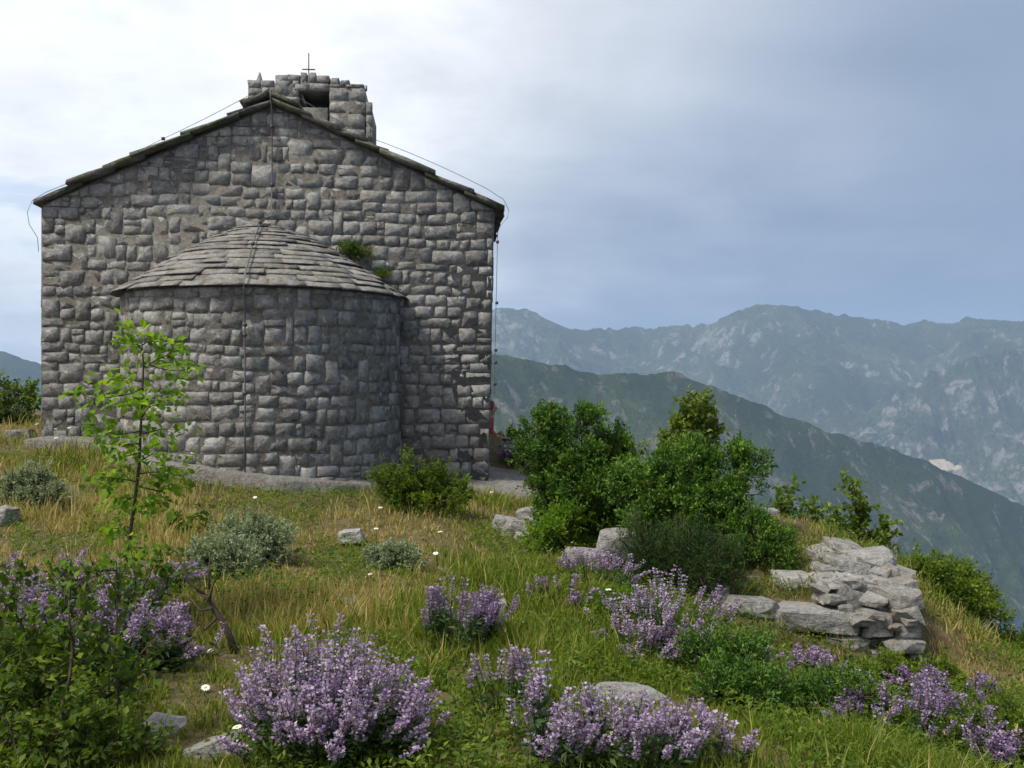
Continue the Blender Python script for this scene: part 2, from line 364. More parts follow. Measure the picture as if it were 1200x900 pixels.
def stone_outline(x0, x1, z0, z1, rng):
    """roughly squared stone: four knocked-off corners and uneven sides"""
    w_, h_ = x1 - x0, z1 - z0; s = min(w_, h_)
    J = lambda k: rng.normal(0, k * s)
    P4 = np.array([(x0 + J(.04), z0 + J(.04)), (x1 + J(.04), z0 + J(.04)), (x1 + J(.04), z1 + J(.04)), (x0 + J(.04), z1 + J(.04))])
    out = []
    for k in range(4):
        p, q = P4[k], P4[(k + 1) % 4]; L = np.hypot(*(q - p)); ca, cb = rng.choice([.03, .08, .16, .26], 2) * s / L
        nrm = np.array([q[1] - p[1], p[0] - q[0]]) / L
        for f in (min(ca, .35), rng.uniform(.4, .6), 1 - min(cb, .35)):
            out.append(tuple(p + (q - p) * f + nrm * rng.normal(0, .022) * s))
    return out
def stone_mesh(poly, rng, back=0.02):
    """rough-faced stone in (x, z, out) coordinates: centre, inner ring, outer ring sunk into the mortar"""
    p = np.array(poly); n = len(p); c = p.mean(0)
    o = rng.uniform(0.000, 0.012)
    inner = c + (p - c) * (1 - np.clip(rng.normal(0.03, 0.025, (n, 1)), 0.006, 0.10))
    tilt = rng.normal(0, 0.03, 2)
    di = o + (inner - c) @ tilt + rng.normal(0, 0.005, n)
    V = np.r_[np.array([[c[0], c[1], o + rng.normal(0.0, 0.007)]]), np.c_[inner, di], np.c_[p, np.full(n, -back)]]
    t3 = [(0, 1 + k, 1 + (k + 1) % n) for k in range(n)]
    q = [(1 + k, 1 + n + k, 1 + n + (k + 1) % n, 1 + (k + 1) % n) for k in range(n)]
    return V, [t3, q]
def lay_courses(x0, x1, z0, z1, rng, hmin, hmax, wmin, wmax, lines=(), skip=None, joint=0.026, quoin=True):
    """rubble laid in wavering courses: returns outlines"""
    res = []; z = z0; blocked = []; ci = 0
    ph = rng.uniform(0, 9)
    wav = lambda x, zz: 0.035 * math.sin(x * 1.1 + zz * 1.7 + ph) + 0.02 * math.sin(x * 2.9 + zz * 3.1)
    while z < z1:
        h = rng.uniform(hmin, hmax); x = x0; nxt = []
        while x < x1 - 0.03:
            hit = [bk for bk in blocked if bk[0] - 0.01 <= x < bk[1]]
            if hit: x = hit[0][1]; continue
            wd = rng.uniform(wmin, wmax) * (1.25 if rng.random() < 0.2 else 1) * (0.55 if rng.random() < 0.15 else 1)
            lim = min([x1] + [bk[0] for bk in blocked if bk[0] > x + 0.01])
            xe = min(x + wd, lim)
            if lim - xe < wmin * 0.5: xe = lim
            za, zb = z + wav((x + xe) / 2, z), z + h + wav((x + xe) / 2, z + h)
            cells = [(x, xe, za, zb)]; r = rng.random()
            if r < 0.09 and xe - x < 0.36 and z + 2 * hmin < z1:
                ex = rng.uniform(0.5, 0.9) * hmax; cells = [(x, xe, za, zb + ex * 0.0 + hmin * 0.95)]; nxt.append((x, xe))
            elif r < 0.20 and h > 0.20:
                s = za + (zb - za) * rng.uniform(0.4, 0.6); cells = [(x, xe, za, s), (x, xe, s, zb)]
            elif r < 0.30 and xe - x > 0.34:
                s = x + (xe - x) * rng.uniform(0.65, 0.8); s2 = za + (zb - za) * rng.uniform(0.4, 0.6); cells = [(x, s, za, zb), (s, xe, za, s2), (s, xe, s2, zb)]
            for (a, b_, c, d) in cells:
                g = joint * rng.uniform(0.1, 1.0) / 2 - 0.002
                if b_ - a < 0.05 or d - c < 0.05: continue
                if skip is not None and skip(a, b_, c, d): continue
                pl = stone_outline(a + g, b_ - g, c + g, d - g, rng)
                pl = clip_poly(pl, [(1, 0, x1 - 0.004), (-1, 0, -x0 - 0.004)] + list(lines))
                if len(pl) >= 3 and poly_area(pl) > 0.004: res.append(pl)
            x = xe
        z += h; blocked = nxt if nxt else []
        if nxt: pass
        ci += 1
    return res

STONES = []       # (area, parent, verts, faces, tone)
def emit(outlines, parent, fmap, rng, weight=1.0):
    for pl in outlines:
        V, F = stone_mesh(pl, rng)
        tone = np.clip(rng.normal(0.5, 0.3), 0, 1)
        STONES.append((poly_area(pl) * weight, parent, fmap(V), F, tone))

# gable wall
rg = np.random.default_rng(5)
gp = [(lean(0, WALL_BOT), WALL_BOT), (lean(CH_W, WALL_BOT), WALL_BOT), (lean(CH_W, gable_top(CH_W)), gable_top(CH_W)), (RX + 0.01, RZ), (lean(0, gable_top(0)), gable_top(0))]
gv = [(x, 0.0, z) for x, z in gp] + [(x, 0.55, z) for x, z in gp]
gf5 = [(0, 1, 2, 3, 4), (9, 8, 7, 6, 5)]; gf4 = [(k, 5 + k, 5 + (k + 1) % 5, (k + 1) % 5) for k in range(5)]
gable = obj('gable_wall', mesh_np('gable_wall', gv, [gf5, gf4], np.full(10, .5)), M['mortar'], church)
lines = [(PITCH, 1, RZ + PITCH * RX - 0.02), (-PITCH, 1, RZ - PITCH * RX - 0.02)]
def behind_apse(a, b_, c, d):
    rr = AR * 0.94
    top = AZ + 1.05 * (1 - (min(abs((a + b_) / 2 - AC[0]), 2.0) / 2.05) ** 1.2)
    return abs(a - AC[0]) < rr and abs(b_ - AC[0]) < rr and d < top - 0.08
outl = lay_courses(0.0, CH_W, WALL_BOT, RZ, rg, 0.13, 0.235, 0.16, 0.40, lines, behind_apse)
outl = [o for o in outl if max(q[1] for q in o) > -1.75]
def gmap(V): return np.c_[lean(V[:, 0], V[:, 1]), -V[:, 2], V[:, 1]]
emit(outl, gable, gmap, rg)
# side and back walls (rest of the nave)
for nm, xa, sgn in (('side_wall', CH_W, 1), ('side_wall', 0.0, -1)):
    zt = gable_top(xa)
    x_in = xa - sgn * 0.5
    bx = [(lean(x, z) if True else x, y, z) for z in (WALL_BOT, zt) for (x, y) in ((xa, 0.55), (xa, CH_D), (x_in, CH_D), (x_in, 0.55))]
    wl = obj(nm, mesh_np(nm, bx, [[(0, 1, 2, 3), (7, 6, 5, 4), (0, 4, 5, 1), (1, 5, 6, 2), (2, 6, 7, 3), (3, 7, 4, 0)]], np.full(8, .5)), M['mortar'], church)
    so = Soup()
    for pl in lay_courses(0.0, CH_D, WALL_BOT, zt - 0.02, rg, 0.16, 0.28, 0.2, 0.46):
        V, F = stone_mesh(pl, rg)
        X = lean(np.full(len(V), xa), V[:, 1]) + sgn * np.minimum(V[:, 2], 0.012) * 1.0
        so.add(np.c_[X, V[:, 0], V[:, 1]], F, np.clip(rg.normal(.5, .24), 0, 1))
    obj('wall_stones', so.mesh('wall_stones'), M['wall_stone'], wl, kind='stuff')
bp = [(x, y, z) for y in (CH_D - 0.001 + 0.002, CH_D + 0.5) for x, z in gp]
obj('back_wall', mesh_np('back_wall', bp, [gf5, gf4], np.full(10, .5)), M['mortar'], church)

# apse wall
nA = 40
an = np.linspace(math.pi, 2 * math.pi, nA + 1)
av = [(AC[0] + AR * math.cos(q), AR * math.sin(q) - 0.0, z) for z in (WALL_BOT, AZ) for q in an]
af = [(k, k + 1, nA + 2 + k, nA + 1 + k) for k in range(nA)]
apse = obj('apse_wall', mesh_np('apse_wall', av, [af], np.full(len(av), .5)), M['mortar'], church)
def amap(V):
    th = math.pi + V[:, 0] / AR; r = AR + V[:, 2]
    return np.c_[AC[0] + r * np.cos(th), r * np.sin(th), V[:, 1]]
outl = lay_courses(0.02, math.pi * AR - 0.02, WALL_BOT, AZ - 0.01, rg, 0.13, 0.235, 0.16, 0.38)
outl = [o for o in outl if max(q[1] for q in o) > -1.6]
emit(outl, apse, amap, rg, 0.9)

# the largest 300 stones are objects of their own; the small fillers between them stay joined
# bell-cote stones come later and join the same ranking

# bell-cote on the ridge
BY = 5.2
def bpx(px): return 3.267 + (px - 369) / 59.5
def bpz(py): return (450 - py) / 1200 * 20.16
bell = None
bs = Soup()
def boxv(x0, x1, y0, y1, z0, z1): return [(x, y, z) for x in (x0, x1) for y in (y0, y1) for z in (z0, z1)], [[(0, 1, 3, 2), (4, 6, 7, 5), (0, 4, 5, 1), (2, 3, 7, 6), (0, 2, 6, 4), (1, 5, 7, 3)]]
BD = 1.7
blocks = [(291, 322, 97, 210), (322, 351, 97, 210), (351, 385, 90, 108), (385, 428, 100, 210), (428, 436, 121, 210)]
core = [(291, 351.0, 98, 215), (351.2, 384.8, 92, 107), (351.3, 384.7, 126, 215), (385, 428, 101, 215), (428.2, 435.5, 122, 215)]
for (a, b_, tp, bt) in core:
    V, F = boxv(bpx(a) + .02, bpx(b_) - .02, BY, BY + BD, bpz(bt), bpz(tp)); bs.add(V, F)
bell = obj('bell_cote', bs.mesh('bell_cote'), M['mortar'], church)
rb = np.random.default_rng(9)
def bmap(V): return np.c_[V[:, 0], BY - V[:, 2], V[:, 1]]
bl = []
for (a, b_, tp, bt) in ((291, 323, 97, 135), (323, 351, 97, 135), (385, 428, 100, 178), (428, 436.5, 120, 178)):
    bl += lay_courses(bpx(a), bpx(b_), bpz(bt), bpz(tp), rb, 0.2, 0.36, 0.24, 0.5, lines=[(0, 1, bpz(tp) + 0.03)])
for (a, b_, z0, z1) in ((322, 345, 98, 88), (345, 362, 107, 98), (362, 386, 107, 97), (337, 352, 97, 87), (352, 361, 98, 84), (361, 371, 98, 85), (371, 386, 97, 87.5), (386, 398, 100, 90), (398, 410, 100, 92.5), (410, 427, 100, 97), (427, 430, 105, 98)):
    bl.append(stone_outline(bpx(a) + .01, bpx(b_) - .01, bpz(z0) + .01, bpz(z1) - .01, rb))
for pl in bl:
    V, F = stone_mesh(pl, rb, back=0.35 if min(q[1] for q in pl) > bpz(101) else 0.1)
    STONES.append((poly_area(pl) * 0.9 + 1.0, bell, bmap(V), F, np.clip(rb.normal(0.62, 0.2), 0, 1)))
# pointed finial and iron cross
fs = Soup(); fx, fz = bpx(304), bpz(96.5)
tube(fs, [(fx, BY + .12, fz - .03), (fx, BY + .12, fz + .02), (fx + .005, BY + .12, fz + .21)], [.085, .075, .012], 6)
obj('finial', fs.mesh('finial'), M['wall_stone'], bell)
cs = Soup(); kx, kz = bpx(360), bpz(86)
tube(cs, [(kx, BY + .25, kz - .1), (kx, BY + .25, kz + .48)], .012, 5)
tube(cs, [(kx - .13, BY + .25, kz + .15), (kx + .13, BY + .25, kz + .15)], .014, 5)
obj('cross', cs.mesh('cross'), M['iron'], bell)

STONES.sort(key=lambda s: -s[0])
rest = {}
for k, (ar, par, V, F, tone) in enumerate(STONES):
    if k < 300:
        c = V.mean(0)
        o = obj('stone', mesh_np('stone', V - c, F, np.full(len(V), tone)), M['wall_stone'], par); o.location = c
    else:
        rest.setdefault(par.name, (par, Soup()))[1].add(V, F, tone)
for nm, (par, so) in rest.items():
    obj('filler_stones', so.mesh('filler_stones'), M['wall_stone'], par, kind='stuff')
print('church stones', len(STONES))

# apse roof: rings of overlapping limestone slabs
core_r = Soup(); prof = lambda r: AZ + 1.10 * (1 - (r / 2.07) ** 1.42)
rr = np.linspace(2.0, 0.0, 10); an = np.linspace(math.pi, 2 * math.pi, 25)
V = np.array([(AC[0] + r * math.cos(q), r * math.sin(q), prof(r) - 0.075) for r in rr for q in an]); core_r.add(V, [grid_faces(10, 25)])
aroof = obj('apse_roof', core_r.mesh('apse_roof'), M['mortar'], church)
ra = np.random.default_rng(21)
rings = list(np.linspace(2.08, .2, 17))
for k, r0 in enumerate(rings):
    rin = (rings[k + 2] if k + 2 < len(rings) else 0.03); q = math.pi + ra.uniform(0, 0.02)
    while q < 2 * math.pi - 0.02:
        dq = min(ra.uniform(0.3, 0.9) / max(r0, 0.35), 2 * math.pi - q)
        if 2 * math.pi - (q + dq) < 0.08: dq = 2 * math.pi - q
        th = ra.uniform(0.02, 0.032); ro = r0 + ra.normal(0, 0.012); zo = ra.normal(0, 0.005)
        m_ = 4; V = []
        for j in range(m_):
            a = q + dq * (0.004 + 0.992 * j / (m_ - 1)); je = ra.normal(0, 0.01)
            for (r, z) in ((ro + je, prof(r0) + 0.005 + zo), (ro + je - 0.012, prof(r0) + th + zo + ra.normal(0, .006)), (rin, prof(rin) - 0.018), (rin, prof(rin) - 0.06)):
                V.append((AC[0] + r * math.cos(a), r * math.sin(a), z))
        V = np.array(V); Q = []
        for j in range(m_ - 1):
            for e in range(4): Q.append((4 * j + e, 4 * j + (e + 1) % 4, 4 * j + 4 + (e + 1) % 4, 4 * j + 4 + e))
        Q += [(3, 2, 1, 0), tuple(4 * (m_ - 1) + e for e in range(4))]
        c = V.mean(0)
        o = obj('roof_slab', mesh_np('roof_slab', V - c, [Q], np.full(len(V), np.clip(ra.normal(.55, .22), 0, 1))), M['apse_slab'], aroof); o.location = c
        q += dq

# gable roof: slabs lapping down both slopes; the verge slabs show
rr_ = np.random.default_rng(33)
ov = [(-0.02, 2.52), (RX, RZ + .005), (CH_W + .06, 2.53)]
rv = [(lean(-0.03, 2.5), gable_top(-0.03) + .004), (RX, RZ + .004), (lean(CH_W + .05, 2.5), gable_top(CH_W + .05) + .004)]
rv3 = [(x, y, z + h) for y in (0.05, CH_D + .45) for h in (0, .03) for x, z in rv]
roof = obj('roof', mesh_np('roof', rv3, [[(0, 1, 4, 3), (1, 2, 5, 4), (6, 9, 10, 7), (7, 10, 11, 8), (0, 6, 7, 1), (1, 7, 8, 2), (3, 4, 10, 9), (4, 5, 11, 10), (0, 3, 9, 6), (2, 8, 11, 5)]], np.full(12, .5)), M['mortar'], church)
inner = Soup()
def slab(xa, xb, y0, y1, za, zb, th, rng):
    """a flat irregular stone slab: lower edge (xa, za), upper edge (xb, zb)"""
    V = []
    nx, ny = 3, 2
    for top in (0, 1):
        for i in range(nx):
            f = i / (nx - 1)
            for j in range(ny):
                V.append((xa + (xb - xa) * f + rng.normal(0, .012), (y0 + rng.normal(0, .025)) if j == 0 else (y1 + rng.normal(0, .01)), za + (zb - za) * f + top * (th + rng.normal(0, .008)) + rng.normal(0, .004)))
    i = np.arange(6).reshape(3, 2); Q = []
    for a in range(2):
        Q.append((i[a, 0], i[a, 1], i[a + 1, 1], i[a + 1, 0])); Q.append((6 + i[a, 0], 6 + i[a + 1, 0], 6 + i[a + 1, 1], 6 + i[a, 1]))
        Q.append((i[a, 0], i[a + 1, 0], 6 + i[a + 1, 0], 6 + i[a, 0])); Q.append((i[a, 1], 6 + i[a, 1], 6 + i[a + 1, 1], i[a + 1, 1]))
    Q.append((0, 6, 7, 1)); Q.append((4, 5, 11, 10))
    return np.array(V), [Q]
for sgn, xe in ((-1, -0.10), (1, CH_W + 0.17)):
    x = xe; lap = 0.17
    while (x - RX) * sgn > 0.10:
        ln = rr_.uniform(0.34, 0.72); up = RX - sgn * 0.0
        xb = x - sgn * (ln + lap)
        if (xb - RX) * sgn < 0: xb = RX - sgn * 0.01
        th = rr_.uniform(0.045, 0.075)
        base = lambda xx: RZ - abs(xx - RX) * PITCH + 0.035
        za = base(x) + rr_.uniform(0.0, 0.03) - (0.05 if x == xe else 0) + 0.025; zb = base(xb) - 0.02
        y = -rr_.uniform(0.09, 0.20); first = True
        while y < CH_D + .4:
            y2 = y + rr_.uniform(0.5, 0.9)
            V, F = slab(lean(x, 2.5) + rr_.normal(0, .02), lean(xb, 3.0), y, y2 - .015, za, zb, th, rr_)
            if first:
                c = V.mean(0); o = obj('roof_slab', mesh_np('roof_slab', V - c, F, np.full(12, rr_.uniform(.2, .7))), M['roof_stone'], roof); o.location = c
            else: inner.add(V, F, rr_.uniform(.3, .7))
            first = False; y = y2
        x = x - sgn * ln
# ridge capping stones
y = -0.12
while y < CH_D + .4:
    y2 = y + rr_.uniform(.45, .7)
    for sg in (-1, 1):
        V, F = slab(RX + sg * 0.42, RX - sg * 0.03, y, y2 - .02, RZ + .06 - 0.19 + 0.075, RZ + .145, .065, rr_)
        if y < 0: c = V.mean(0); o = obj('roof_slab', mesh_np('roof_slab', V - c, F, np.full(12, .5)), M['roof_stone'], roof); o.location = c
        else: inner.add(V, F, .5)
    y = y2
obj('covering_slabs', inner.mesh('covering_slabs'), M['roof_stone'], roof, kind='stuff')

# lightning conductors
def conductor(name, label, runs, clamps, rad=.0045):
    th_ = thing(name, label, 'cable', tuple(ch_world(*runs[0][0])))
    mw = np.array([th_.location[i] for i in range(3)])
    s = Soup()
    for r in runs:
        pts = np.array([ch_world(*p) for p in r]) - mw
        tube(s, pts, rad, 5)
    obj('wire', s.mesh('wire'), M['zinc'], th_)
    for (x, y, z) in clamps:
        V, F = boxv(-.022, .022, -.02, .02, -.02, .02); V = np.array(V) + ch_world(x, y, z) - mw
        cs_ = Soup(); cs_.add(V, F); obj('clamp', cs_.mesh('clamp'), M['iron'], th_)
    return th_
def sag(a, b_, n=8, d=0.05):
    a, b_ = np.array(a), np.array(b_); f = np.linspace(0, 1, n)[:, None]
    p = a + (b_ - a) * f; p[:, 2] -= d * 4 * (f * (1 - f))[:, 0]; return p.tolist()
lx = RX + .02
ta = 4.76
def apt(r, z): return (AC[0] + r * math.cos(ta), r * math.sin(ta), z)
conductor('lightning_cable', 'thin metal cable running down the gable middle and apse wall with dark clamps', 
    [[(lx, -.2, RZ + .19), (lx, -.19, RZ + .05), (lx, -.06, RZ - .12), (lx, -.06, 3.2), (lx - .01, -.06, 2.45), apt(.3, prof(.3) + .07), apt(1.0, prof(1.0) + .08), apt(1.6, prof(1.6) + .08), apt(2.12, AZ + .07), apt(2.12, AZ - .03), apt(AR + .06, AZ - .12), apt(AR + .06, .4), apt(AR + .055, -.4), apt(AR + .06, -1.25)]],
    [(lx, -.06, 3.75), (lx, -.06, 2.9), apt(.5, prof(.5) + .08), apt(1.3, prof(1.3) + .09), apt(AR + .06, .75), apt(AR + .06, .62), apt(AR + .06, -.12)], .011)
ex = CH_W + .22
hz_r = [(RX, -.12, RZ + .24)] + sag((RX + .1, -.12, RZ + .27), (RX + 1.55, -.12, gable_top(RX + 1.55) + .19), 8, .03) + sag((RX + 1.55, -.12, gable_top(RX + 1.55) + .19), (ex - .30, -.12, gable_top(ex - .3) + .24), 8, -.03) + [(ex - .05, -.12, 2.72), (ex + .03, -.12, 2.56), (ex + .01, -.11, 2.45), (CH_W + .09, -.08, 2.30), (CH_W + .085, -.06, 2.1), (CH_W + .06, -.05, 1.0), (CH_W + .035, -.05, -.3), (CH_W + .02, -.05, -1.0)]
conductor('lightning_cable', 'thin metal cable along the right roof edge dropping down the right wall corner', [hz_r], [(CH_W + .085, -.07, 2.1), (CH_W + .075, -.06, 1.2), (CH_W + .06, -.06, .5), (CH_W + .06, -.06, .32), (CH_W + .05, -.06, .0)])
conductor('lightning_cable', 'thin metal cable along the left roof edge looping over the left eave', [[(RX - .02, -.12, RZ + .26)] + sag((RX - .1, -.12, RZ + .22), (1.75, -.12, gable_top(1.75) + .15), 6, .02) + sag((1.75, -.12, gable_top(1.75) + .15), (.1, -.12, gable_top(.1) + .11), 8, .02) + [(-.08, -.12, 2.62), (-.15, -.12, 2.45), (-.13, -.1, 2.28), (-.03, -.06, 2.1), (-.02, -.05, 1.9)]], [(1.75, -.12, gable_top(1.75) + .15)])

# ledge of rough paving round the wall foot
def ledge_z(x, y=14.0): return .045 * np.maximum(0, np.asarray(y) - 14.6) + np.interp(x, [-7.5, -5.9, -3.3, -1.9, -0.1, 1.0], [-0.74, -0.80, -1.13, -1.33, -1.50, -1.56])
lo = [(-6.9, 14.42), (-6.5, 14.36), (-6.0, 14.42), (-5.75, 14.3)]
ctr = ch_world(AC[0], AC[1])
for q in np.linspace(math.radians(196), math.radians(335), 22): lo.append((ctr[0] + (2.18 + .04 * math.sin(q * 7)) * math.cos(q), ctr[1] + (2.18 + .05 * math.sin(q * 5)) * math.sin(q)))
lo += [(-1.25, 14.5), (-0.75, 14.25), (-0.2, 13.98), (0.25, 13.95), (0.42, 14.15), (0.34, 14.9), (0.22, 16.0), (0.1, 17.5), (-0.05, 19.0), (-0.3, 21.0), (-2.5, 21.0)]
lo = np.array(lo); rl = np.random.default_rng(3)
cen = np.array([[-3.6, 16.5]]); ls = Soup(); rows = []
lo_d = resample([tuple(p) for p in lo], 150); lo_d = lo_d + rl.normal(0, .035, lo_d.shape)
for f, dz in ((1.0, -.28), (1.0, -.03), (0.992, 0.0), (0.93, 0.012), (0.85, 0.02), (0.6, .02)):
    p = cen + (lo_d - cen) * f; rows.append(np.c_[p, ledge_z(p[:, 0], p[:, 1]) + dz + rl.normal(0, .008, len(p))])
V = np.concatenate(rows); n = len(lo_d); Q = [(a * n + k, a * n + (k + 1) % n, (a + 1) * n + (k + 1) % n, (a + 1) * n + k) for a in range(len(rows) - 1) for k in range(n)]
ls.add(V, [Q]); obj('pavement', ls.mesh('pavement'), M['ledge'], kind='structure')

# ------------------------------------------------------------------ rocks
import bmesh
def rock_mesh(dx, dy, dz, rng, npts=34, e=5.0, bev=0.02, rough=0.09):
    """an angular limestone block: hull of points on a rounded box, arrises worn off"""
    cs_ = np.array([(x, y, z) for x in (-1, 1) for y in (-1, 1) for z in (-1, 1)], float) * (1 - np.abs(rng.normal(0, .22, (8, 3))))
    u = rng.uniform(-1, 1, (14, 3)); ax = rng.integers(0, 3, 14); u[np.arange(14), ax] = np.sign(u[np.arange(14), ax]) * rng.uniform(.92, 1.06, 14)
    p = np.r_[cs_, u * np.where(np.arange(3) == ax[:, None], 1, .8)] * np.array([dx, dy, dz]) / 2
    sh = rng.normal(0, 0.12, 2); p[:, 0] += p[:, 2] * sh[0]; p[:, 2] += p[:, 0] * rng.normal(0, 0.06)
    bm = bmesh.new()
    for q in p: bm.verts.new(q)
    h = bmesh.ops.convex_hull(bm, input=bm.verts)
    bmesh.ops.delete(bm, geom=[v for v in bm.verts if not v.link_faces], context='VERTS')
    bmesh.ops.dissolve_limit(bm, angle_limit=math.radians(9), verts=bm.verts, edges=bm.edges)
    bmesh.ops.bevel(bm, geom=list(bm.edges), offset=bev * min(dx, dy, dz), segments=1, affect='EDGES', clamp_overlap=True)
    bmesh.ops.triangulate(bm, faces=bm.faces); bmesh.ops.subdivide_edges(bm, edges=[e_ for e_ in bm.edges if e_.calc_length() > .22 * max(dx, dz)], cuts=1, use_grid_fill=True)
    sd_ = rng.uniform(0, 50); am = .055 * min(dx, dy, dz)
    for v in bm.verts:
        f_ = 5.0 / max(dx, dz)
        v.co += Vector((float(vnoise(v.co.y * f_ + sd_, v.co.z * f_)), float(vnoise(v.co.x * f_ + sd_, v.co.z * f_)), float(vnoise(v.co.x * f_, v.co.y * f_ + sd_)))) * am * 2.2
    me = bpy.data.meshes.new('rock'); bm.to_mesh(me); bm.free()
    a = me.attributes.new('tone', 'FLOAT', 'POINT'); a.data.foreach_set('value', np.full(len(me.vertices), np.clip(rng.normal(.55, .2), 0, 1), np.float32))
    return me
BLOCK = []      # (x, y, r) places where no grass stands
rk = np.random.default_rng(77)
def rock(px0, py0, px1, py1, Y, depth, label=None, parent=None, rz=0.0, tilt=0.0, mat='limestone', name='rock', group=None, bury=0.0, e=5.0, off=None):
    a = P(px0, py1 + bury, Y); c = P(px1, py0, Y); ctr = (a + c) / 2; ctr[1] += depth / 2
    me = rock_mesh((c[0] - a[0]) * 1.03, depth, (c[2] - a[2]) * 1.03, rk, e=e)
    o = obj(name, me, M[mat], parent)
    o.location = ctr - (np.array(off) if off is not None else 0); o.rotation_euler = (rk.normal(0, .05), tilt, rz)
    if parent is None:
        o['label'] = label; o['category'] = 'rock'
        if group: o['group'] = group
        BLOCK.append((ctr[0], ctr[1], max(c[0] - a[0], depth) * 0.48))
    return o
# ruined dry-stone wall on the right: every block its own stone
wb = P(960, 770, 8.5)
dry = thing('dry_stone_wall', 'ruined dry stone wall corner of pale grey limestone blocks on the right', 'wall', tuple(wb))
zz = lambda x, y: (820 + x / 3.158, 540 + y / 3.158)
for (x0, y0, x1, y1, Y, d, rz, tl) in [
    (78,520,308,608,8.45,.42,.03,.02),(205,600,312,655,8.55,.4,0,0),(310,562,612,650,8.35,.5,-.02,.05),(322,530,560,580,8.75,.45,0,.03),(612,558,732,668,8.3,.45,.05,0),
    (462,652,634,735,8.35,.45,0,.04),(632,703,730,765,8.3,.4,0,-.02),(634,664,696,708,8.42,.35,0,0),(690,665,845,716,8.25,.5,.02,.02),(733,612,828,666,8.3,.45,0,.02),
    (724,540,836,614,8.3,.5,0,-.1),(703,485,830,562,8.35,.5,.1,-.12),(664,443,820,507,8.6,.5,0,.02),(728,403,797,447,8.85,.4,.2,.1),(572,352,760,434,9.0,.55,-.1,-.12),
    (498,375,648,448,8.95,.45,0,.1),(503,433,670,507,8.7,.4,0,.12),(436,438,512,503,8.75,.35,.2,-.2),(508,478,612,572,8.5,.35,.2,.35),(425,333,518,400,9.45,.4,0,-.2),
    (503,313,622,378,9.5,.5,0,.15),(603,515,692,562,8.6,.4,0,0),(568,570,626,608,8.4,.3,0,.2),(700,403,748,442,8.8,.3,0,-.5),(452,393,512,434,9.1,.3,0,0),
    (728,712,842,760,8.4,.4,0,0),(375,640,470,708,8.5,.4,0,0),(300,640,380,700,8.55,.4,0,0),(600,450,700,520,8.8,.4,0,0),(560,500,640,560,8.7,.4,0,0),(330,500,400,545,8.95,.3,.3,.1),(395,490,450,530,8.95,.3,0,-.2),(440,500,520,545,8.85,.3,.2,.1),(380,525,440,560,8.8,.3,0,0),(250,505,320,540,8.9,.3,.1,0),(610,505,660,530,8.75,.3,0,.1),(655,505,720,560,8.6,.35,0,0),(640,740,760,800,8.4,.45,0,0),(500,725,640,790,8.45,.4,0,0)]:
    a = zz(x0, y0); c = zz(x1, y1)
    rock(a[0], a[1], c[0], c[1], Y, d, parent=dry, rz=rz, tilt=tl, name='stone', off=wb, e=6.0)
rw = np.random.default_rng(8)
for k in range(26):
    x_ = rw.uniform(430, 800); lo_y = np.interp(x_, [430, 520, 640, 760, 800], [380, 350, 390, 430, 480]); y_ = rw.uniform(lo_y, 690 if x_ > 600 else 560)
    w_ = rw.uniform(45, 95); h_ = rw.uniform(22, 42); a = zz(x_ - w_ / 2, y_ - h_ / 2); c = zz(x_ + w_ / 2, y_ + h_ / 2)
    rock(a[0], a[1], c[0], c[1], float(np.interp(y_, [340, 430, 500, 560, 700], [9.3, 8.75, 8.42, 8.27, 8.22])) + rw.uniform(-.01, .13), .26, parent=dry, rz=rw.normal(0, .3), tilt=rw.normal(0, .15), name='stone', off=wb)
for k in range(12): BLOCK.append((1.9 + k * .13, 8.62 + (0.15 if k > 6 else 0), .2))
rock(914, 674, 956, 700, 8.95, .35, 'rounded grey boulder resting on dry grass just left of the ruined wall pile', rz=.2, tilt=.1)
rock(829, 688, 855, 708, 8.7, .25, 'small dark grey rock under the juniper at the wall\'s left end')
rock(876, 677, 897, 692, 9.2, .2, 'small grey rock in dry grass below the lowest juniper')
rock(892, 598, 916, 612, 11.2, .3, 'flat pale stone on the terrace rim behind the small juniper')
rock(922, 620, 953, 637, 10.6, .35, 'pale stone half sunk in the dry terrace slope above the wall', tilt=.3)
# heap beside the pavement end
for (x0, y0, x1, y1, Y, lab, tl) in [(577, 607, 607, 624, 11.3, 'leftmost pale stone of the heap below the pavement corner', .1), (590, 611, 622, 634, 11.0, 'largest pale stone in the middle of the heap below the pavement corner', .25),
    (606, 597, 634, 612, 11.6, 'topmost grey stone of the heap below the pavement corner', 0), (602, 626, 623, 642, 10.8, 'stone under the largest one in the heap left of the small bright bush', .1),
    (624, 596, 646, 609, 11.7, 'flat grey stone at the right top of the heap beside the juniper', 0), (606, 640, 626, 652, 10.6, 'lowest small stone of the heap left of the small bright bush', 0), (612, 607, 634, 620, 11.3, 'narrow stone wedged in the right side of the heap below the pavement', -.1)]:
    rock(x0, y0, x1, y1, Y, .3, lab, tilt=tl, bury=4)
rock(702, 626, 752, 652, 9.5, .4, 'long dark grey block in shade under the tall junipers', bury=6)
rock(664, 648, 716, 660, 9.3, .35, 'flat grey slab lying below the small bright bush', bury=4)
rock(692, 814, 786, 852, 5.35, .34, 'large pale slab with a bright top among the front sage flowers', tilt=.03, rz=.08, bury=8)
rock(800, 838, 846, 862, 5.5, .25, 'grey stone in the grass right of the large pale slab', bury=8)
rock(892, 868, 948, 892, 5.75, .3, 'low flat grey stone in green grass below the ruined wall', bury=8)
rock(158, 855, 206, 884, 4.75, .24, 'slanting pale slab in the lower left corner beside the dark shrub', tilt=.35, bury=4)
rock(164, 876, 194, 894, 4.6, .16, 'small pinkish white stone below the slanting slab at lower left', bury=4)
